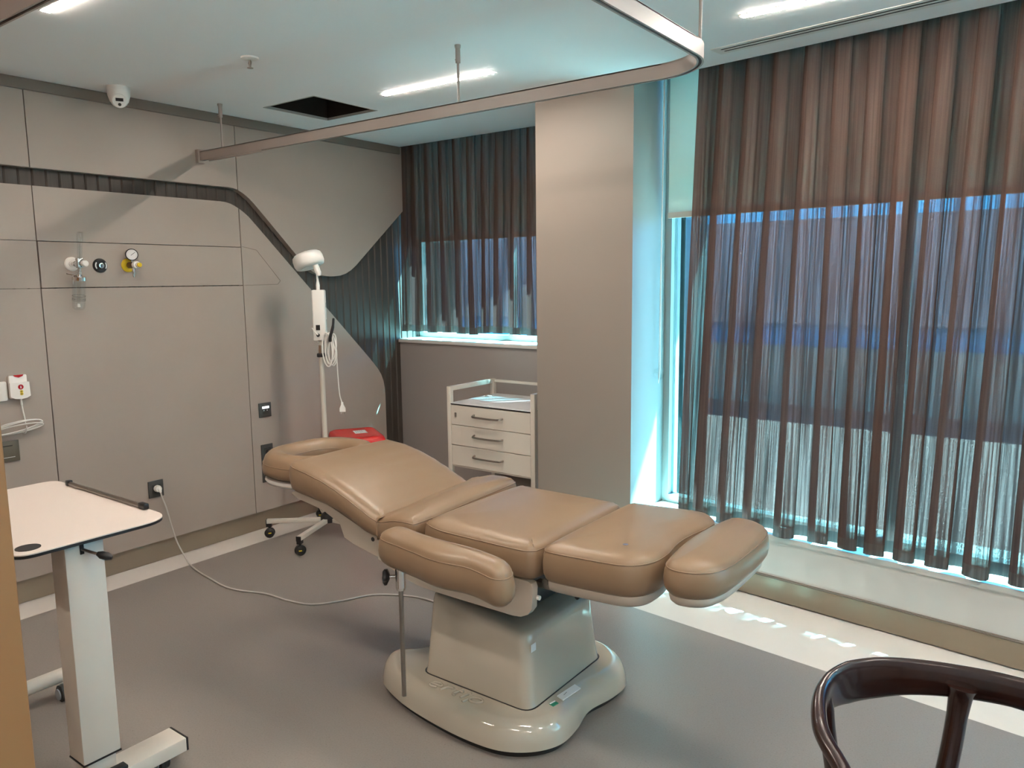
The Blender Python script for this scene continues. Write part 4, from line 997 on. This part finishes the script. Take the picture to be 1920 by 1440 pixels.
for x0, x1 in ((1.262, 1.285), (1.790, 1.830)):
    MB().box(x0, x1, 1.279, 1.299, .8816, .902).bevel(.004).obj('rail_end', m_black, t)
MB().box(1.822, 1.918, .985, 1.100, .152, .8679).bevel(.004, 2).obj('outer_column', m_white, t)
MB().box(1.821, 1.919, .984, 1.101, .1475, .1520).obj('column_rim', m_black, t, smooth=0)
MB().box(1.832, 1.908, 1.000, 1.088, .060, .16).bevel(.003).obj('inner_column', m_white, t)
MB().box(1.40, 1.85, 1.02, 1.07, .845, .8679).obj('top_bracket', m_anth, t, smooth=0)
b = MB(); b.box(1.9181, 1.9215, 1.028, 1.040, .822, .852).bevel(.001, 1); b.obj('lever_slot', m_black, t)
b = MB(); b.tube([(1.920, 1.034, .838), (1.945, 1.045, .832), (1.965, 1.060, .824)], .0045, 10); b.obj('lever', m_nickel, t)
b = MB(); b.tube([(1.962, 1.058, .826), (1.970, 1.066, .821), (1.982, 1.078, .815), (1.992, 1.088, .810)], .011, 14, rad=[.006, .012, .0125, .006]); b.obj('lever_grip', m_black, t)
f1 = MB().box(1.848, 1.955, .46, 1.300, .052, .100).bevel(.004, 2).obj('foot_beam', m_white, t)
MB().box(1.849, 1.954, 1.3003, 1.306, .053, .099).obj('end_cap', m_black, f1, smooth=0)
MB().box(1.925, 1.958, .98, 1.10, .1003, .112).bevel(.003).obj('column_foot', m_black, f1)
b = MB(); rg = []
pth = [(1.12, y_, .085) for y_ in (.46, .8, 1.1, 1.28, 1.315)]
b.tube(pth, .028, 20, rad=[.028, .028, .028, .028, .022]); f2 = b.obj('foot_beam', m_white, t)
MB().box(1.12, 1.86, .50, .56, .06, .098).bevel(.004).obj('cross_beam', m_white, t)
def caster(x, y_, top, par):
    b = MB(); b.sphere((x, y_, .034), .034, (1.0, .62, 1.0)); b.cyl((x, y_ - .014, .033), (x, y_ + .014, .033), .033, seg=28); b.cyl((x, y_, .05), (x, y_, top), .006, seg=10)
    c_ = b.obj('caster', m_anth2, par)
    for s_ in (-1, 1): MB().cyl((x, y_ + s_ * .0185, .032), (x, y_ + s_ * .0225, .032), .022, seg=26).obj('wheel_cap', m_greyrub, c_)
caster(1.165, 1.245, .066, f2); caster(1.12, .52, .066, f2); caster(1.90, 1.235, .053, f1); caster(1.90, .52, .053, f1)

# ================================================================== WALNUT ARMCHAIR
t = thing('wooden_armchair', 'dark walnut armchair with curved bentwood back in the right foreground', 'chair', (4.24, 1.65, 0))
XC = 4.245
# rail: half path (left side) from centre back to arm end, with half height and half thickness
railh = [((XC, 1.925, .722), .036, .012), ((4.14, 1.912, .719), .039, .012), ((4.05, 1.882, .715), .044, .012), ((3.985, 1.845, .709), .050, .012), ((3.935, 1.795, .704), .052, .013), ((3.908, 1.735, .702), .045, .0145), ((3.905, 1.672, .702), .030, .016), ((3.925, 1.60, .693), .0185, .016), ((3.950, 1.557, .684), .016, .016), ((3.978, 1.525, .675), .016, .016), ((4.00, 1.495, .668), .015, .016), ((4.015, 1.45, .662), .014, .016), ((4.02, 1.39, .660), .010, .012)]
def rail_pts():
    L_ = [(Vector(p), h, w_) for p, h, w_ in railh]
    Rr = [(Vector((2 * XC - p.x, p.y, p.z)), h, w_) for p, h, w_ in L_[1:]]
    full = Rr[::-1] + L_
    P_ = catmull([p for p, _, _ in full], 5, closed=False)
    out = []
    for i, p in enumerate(P_):
        s_ = i / 5; k = min(int(s_), len(full) - 2); f = s_ - k
        out.append((p, full[k][1] * (1 - f) + full[k + 1][1] * f, full[k][2] * (1 - f) + full[k + 1][2] * f))
    return out
rp = rail_pts(); rings = []
for i, (p, h, w_) in enumerate(rp):
    tg = (rp[min(i + 1, len(rp) - 1)][0] - rp[max(i - 1, 0)][0]).normalized()
    sd = Vector((0, 0, 1)).cross(tg).normalized(); up = tg.cross(sd)
    rings.append([p + up * h * math.copysign(abs(math.sin(a)) ** .85, math.sin(a)) + sd * w_ * math.copysign(abs(math.cos(a)) ** .8, math.cos(a)) for a in [2 * PI * k / 20 for k in range(20)]])
MB().rings(rings).obj('back_rail', m_wood, t, smooth=60)
for sx in (-1, 1):
    xa = XC + sx * .098
    b = MB(); b.tube(catmull([(XC + sx * .094, 1.908, .712), (XC + sx * .098, 1.902, .66), (XC + sx * .106, 1.885, .56), (XC + sx * .118, 1.855, .455)], 5, closed=False), .015, 14, rad=[.034, .030, .0265, .0245, .0235, .0225] + [.0215] * 10); b.obj('back_slat', m_wood, t)
    b = MB(); b.tube(catmull([(XC + sx * .338, 1.715, .705), (XC + sx * .335, 1.728, .62), (XC + sx * .318, 1.765, .44), (XC + sx * .31, 1.80, .22), (XC + sx * .305, 1.83, 0)], 5, closed=False), .017, 14, rad=[.012, .014, .016] + [.018] * 10 + [.016] * 4 + [.013] * 4); b.obj('rear_leg', m_wood, t)
    b = MB(); b.tube(catmull([(XC + sx * .225, 1.41, .66), (XC + sx * .235, 1.40, .45), (XC + sx * .25, 1.40, .2), (XC + sx * .255, 1.40, 0)], 5, closed=False), .018, 14, rad=[.014] * 3 + [.018] * 9 + [.013] * 4); b.obj('front_leg', m_wood, t)
st2 = [Vector((p.x, p.y)) for p in roundpoly([(XC - .27, 1.36, 0), (XC + .27, 1.36, 0), (XC + .29, 1.83, 0), (XC - .29, 1.83, 0)], .06, 5)]
SR = lambda d, z: [Vector((p.x, p.y, z)) for p in inset(st2, d)]
MB().rings([SR(.02, .395), SR(.004, .402), SR(.0, .425), SR(.006, .445), SR(.05, .458), SR(.15, .462)]).obj('seat', mat('black_seat_leather', (.02, .018, .016), .4), t, smooth=60)
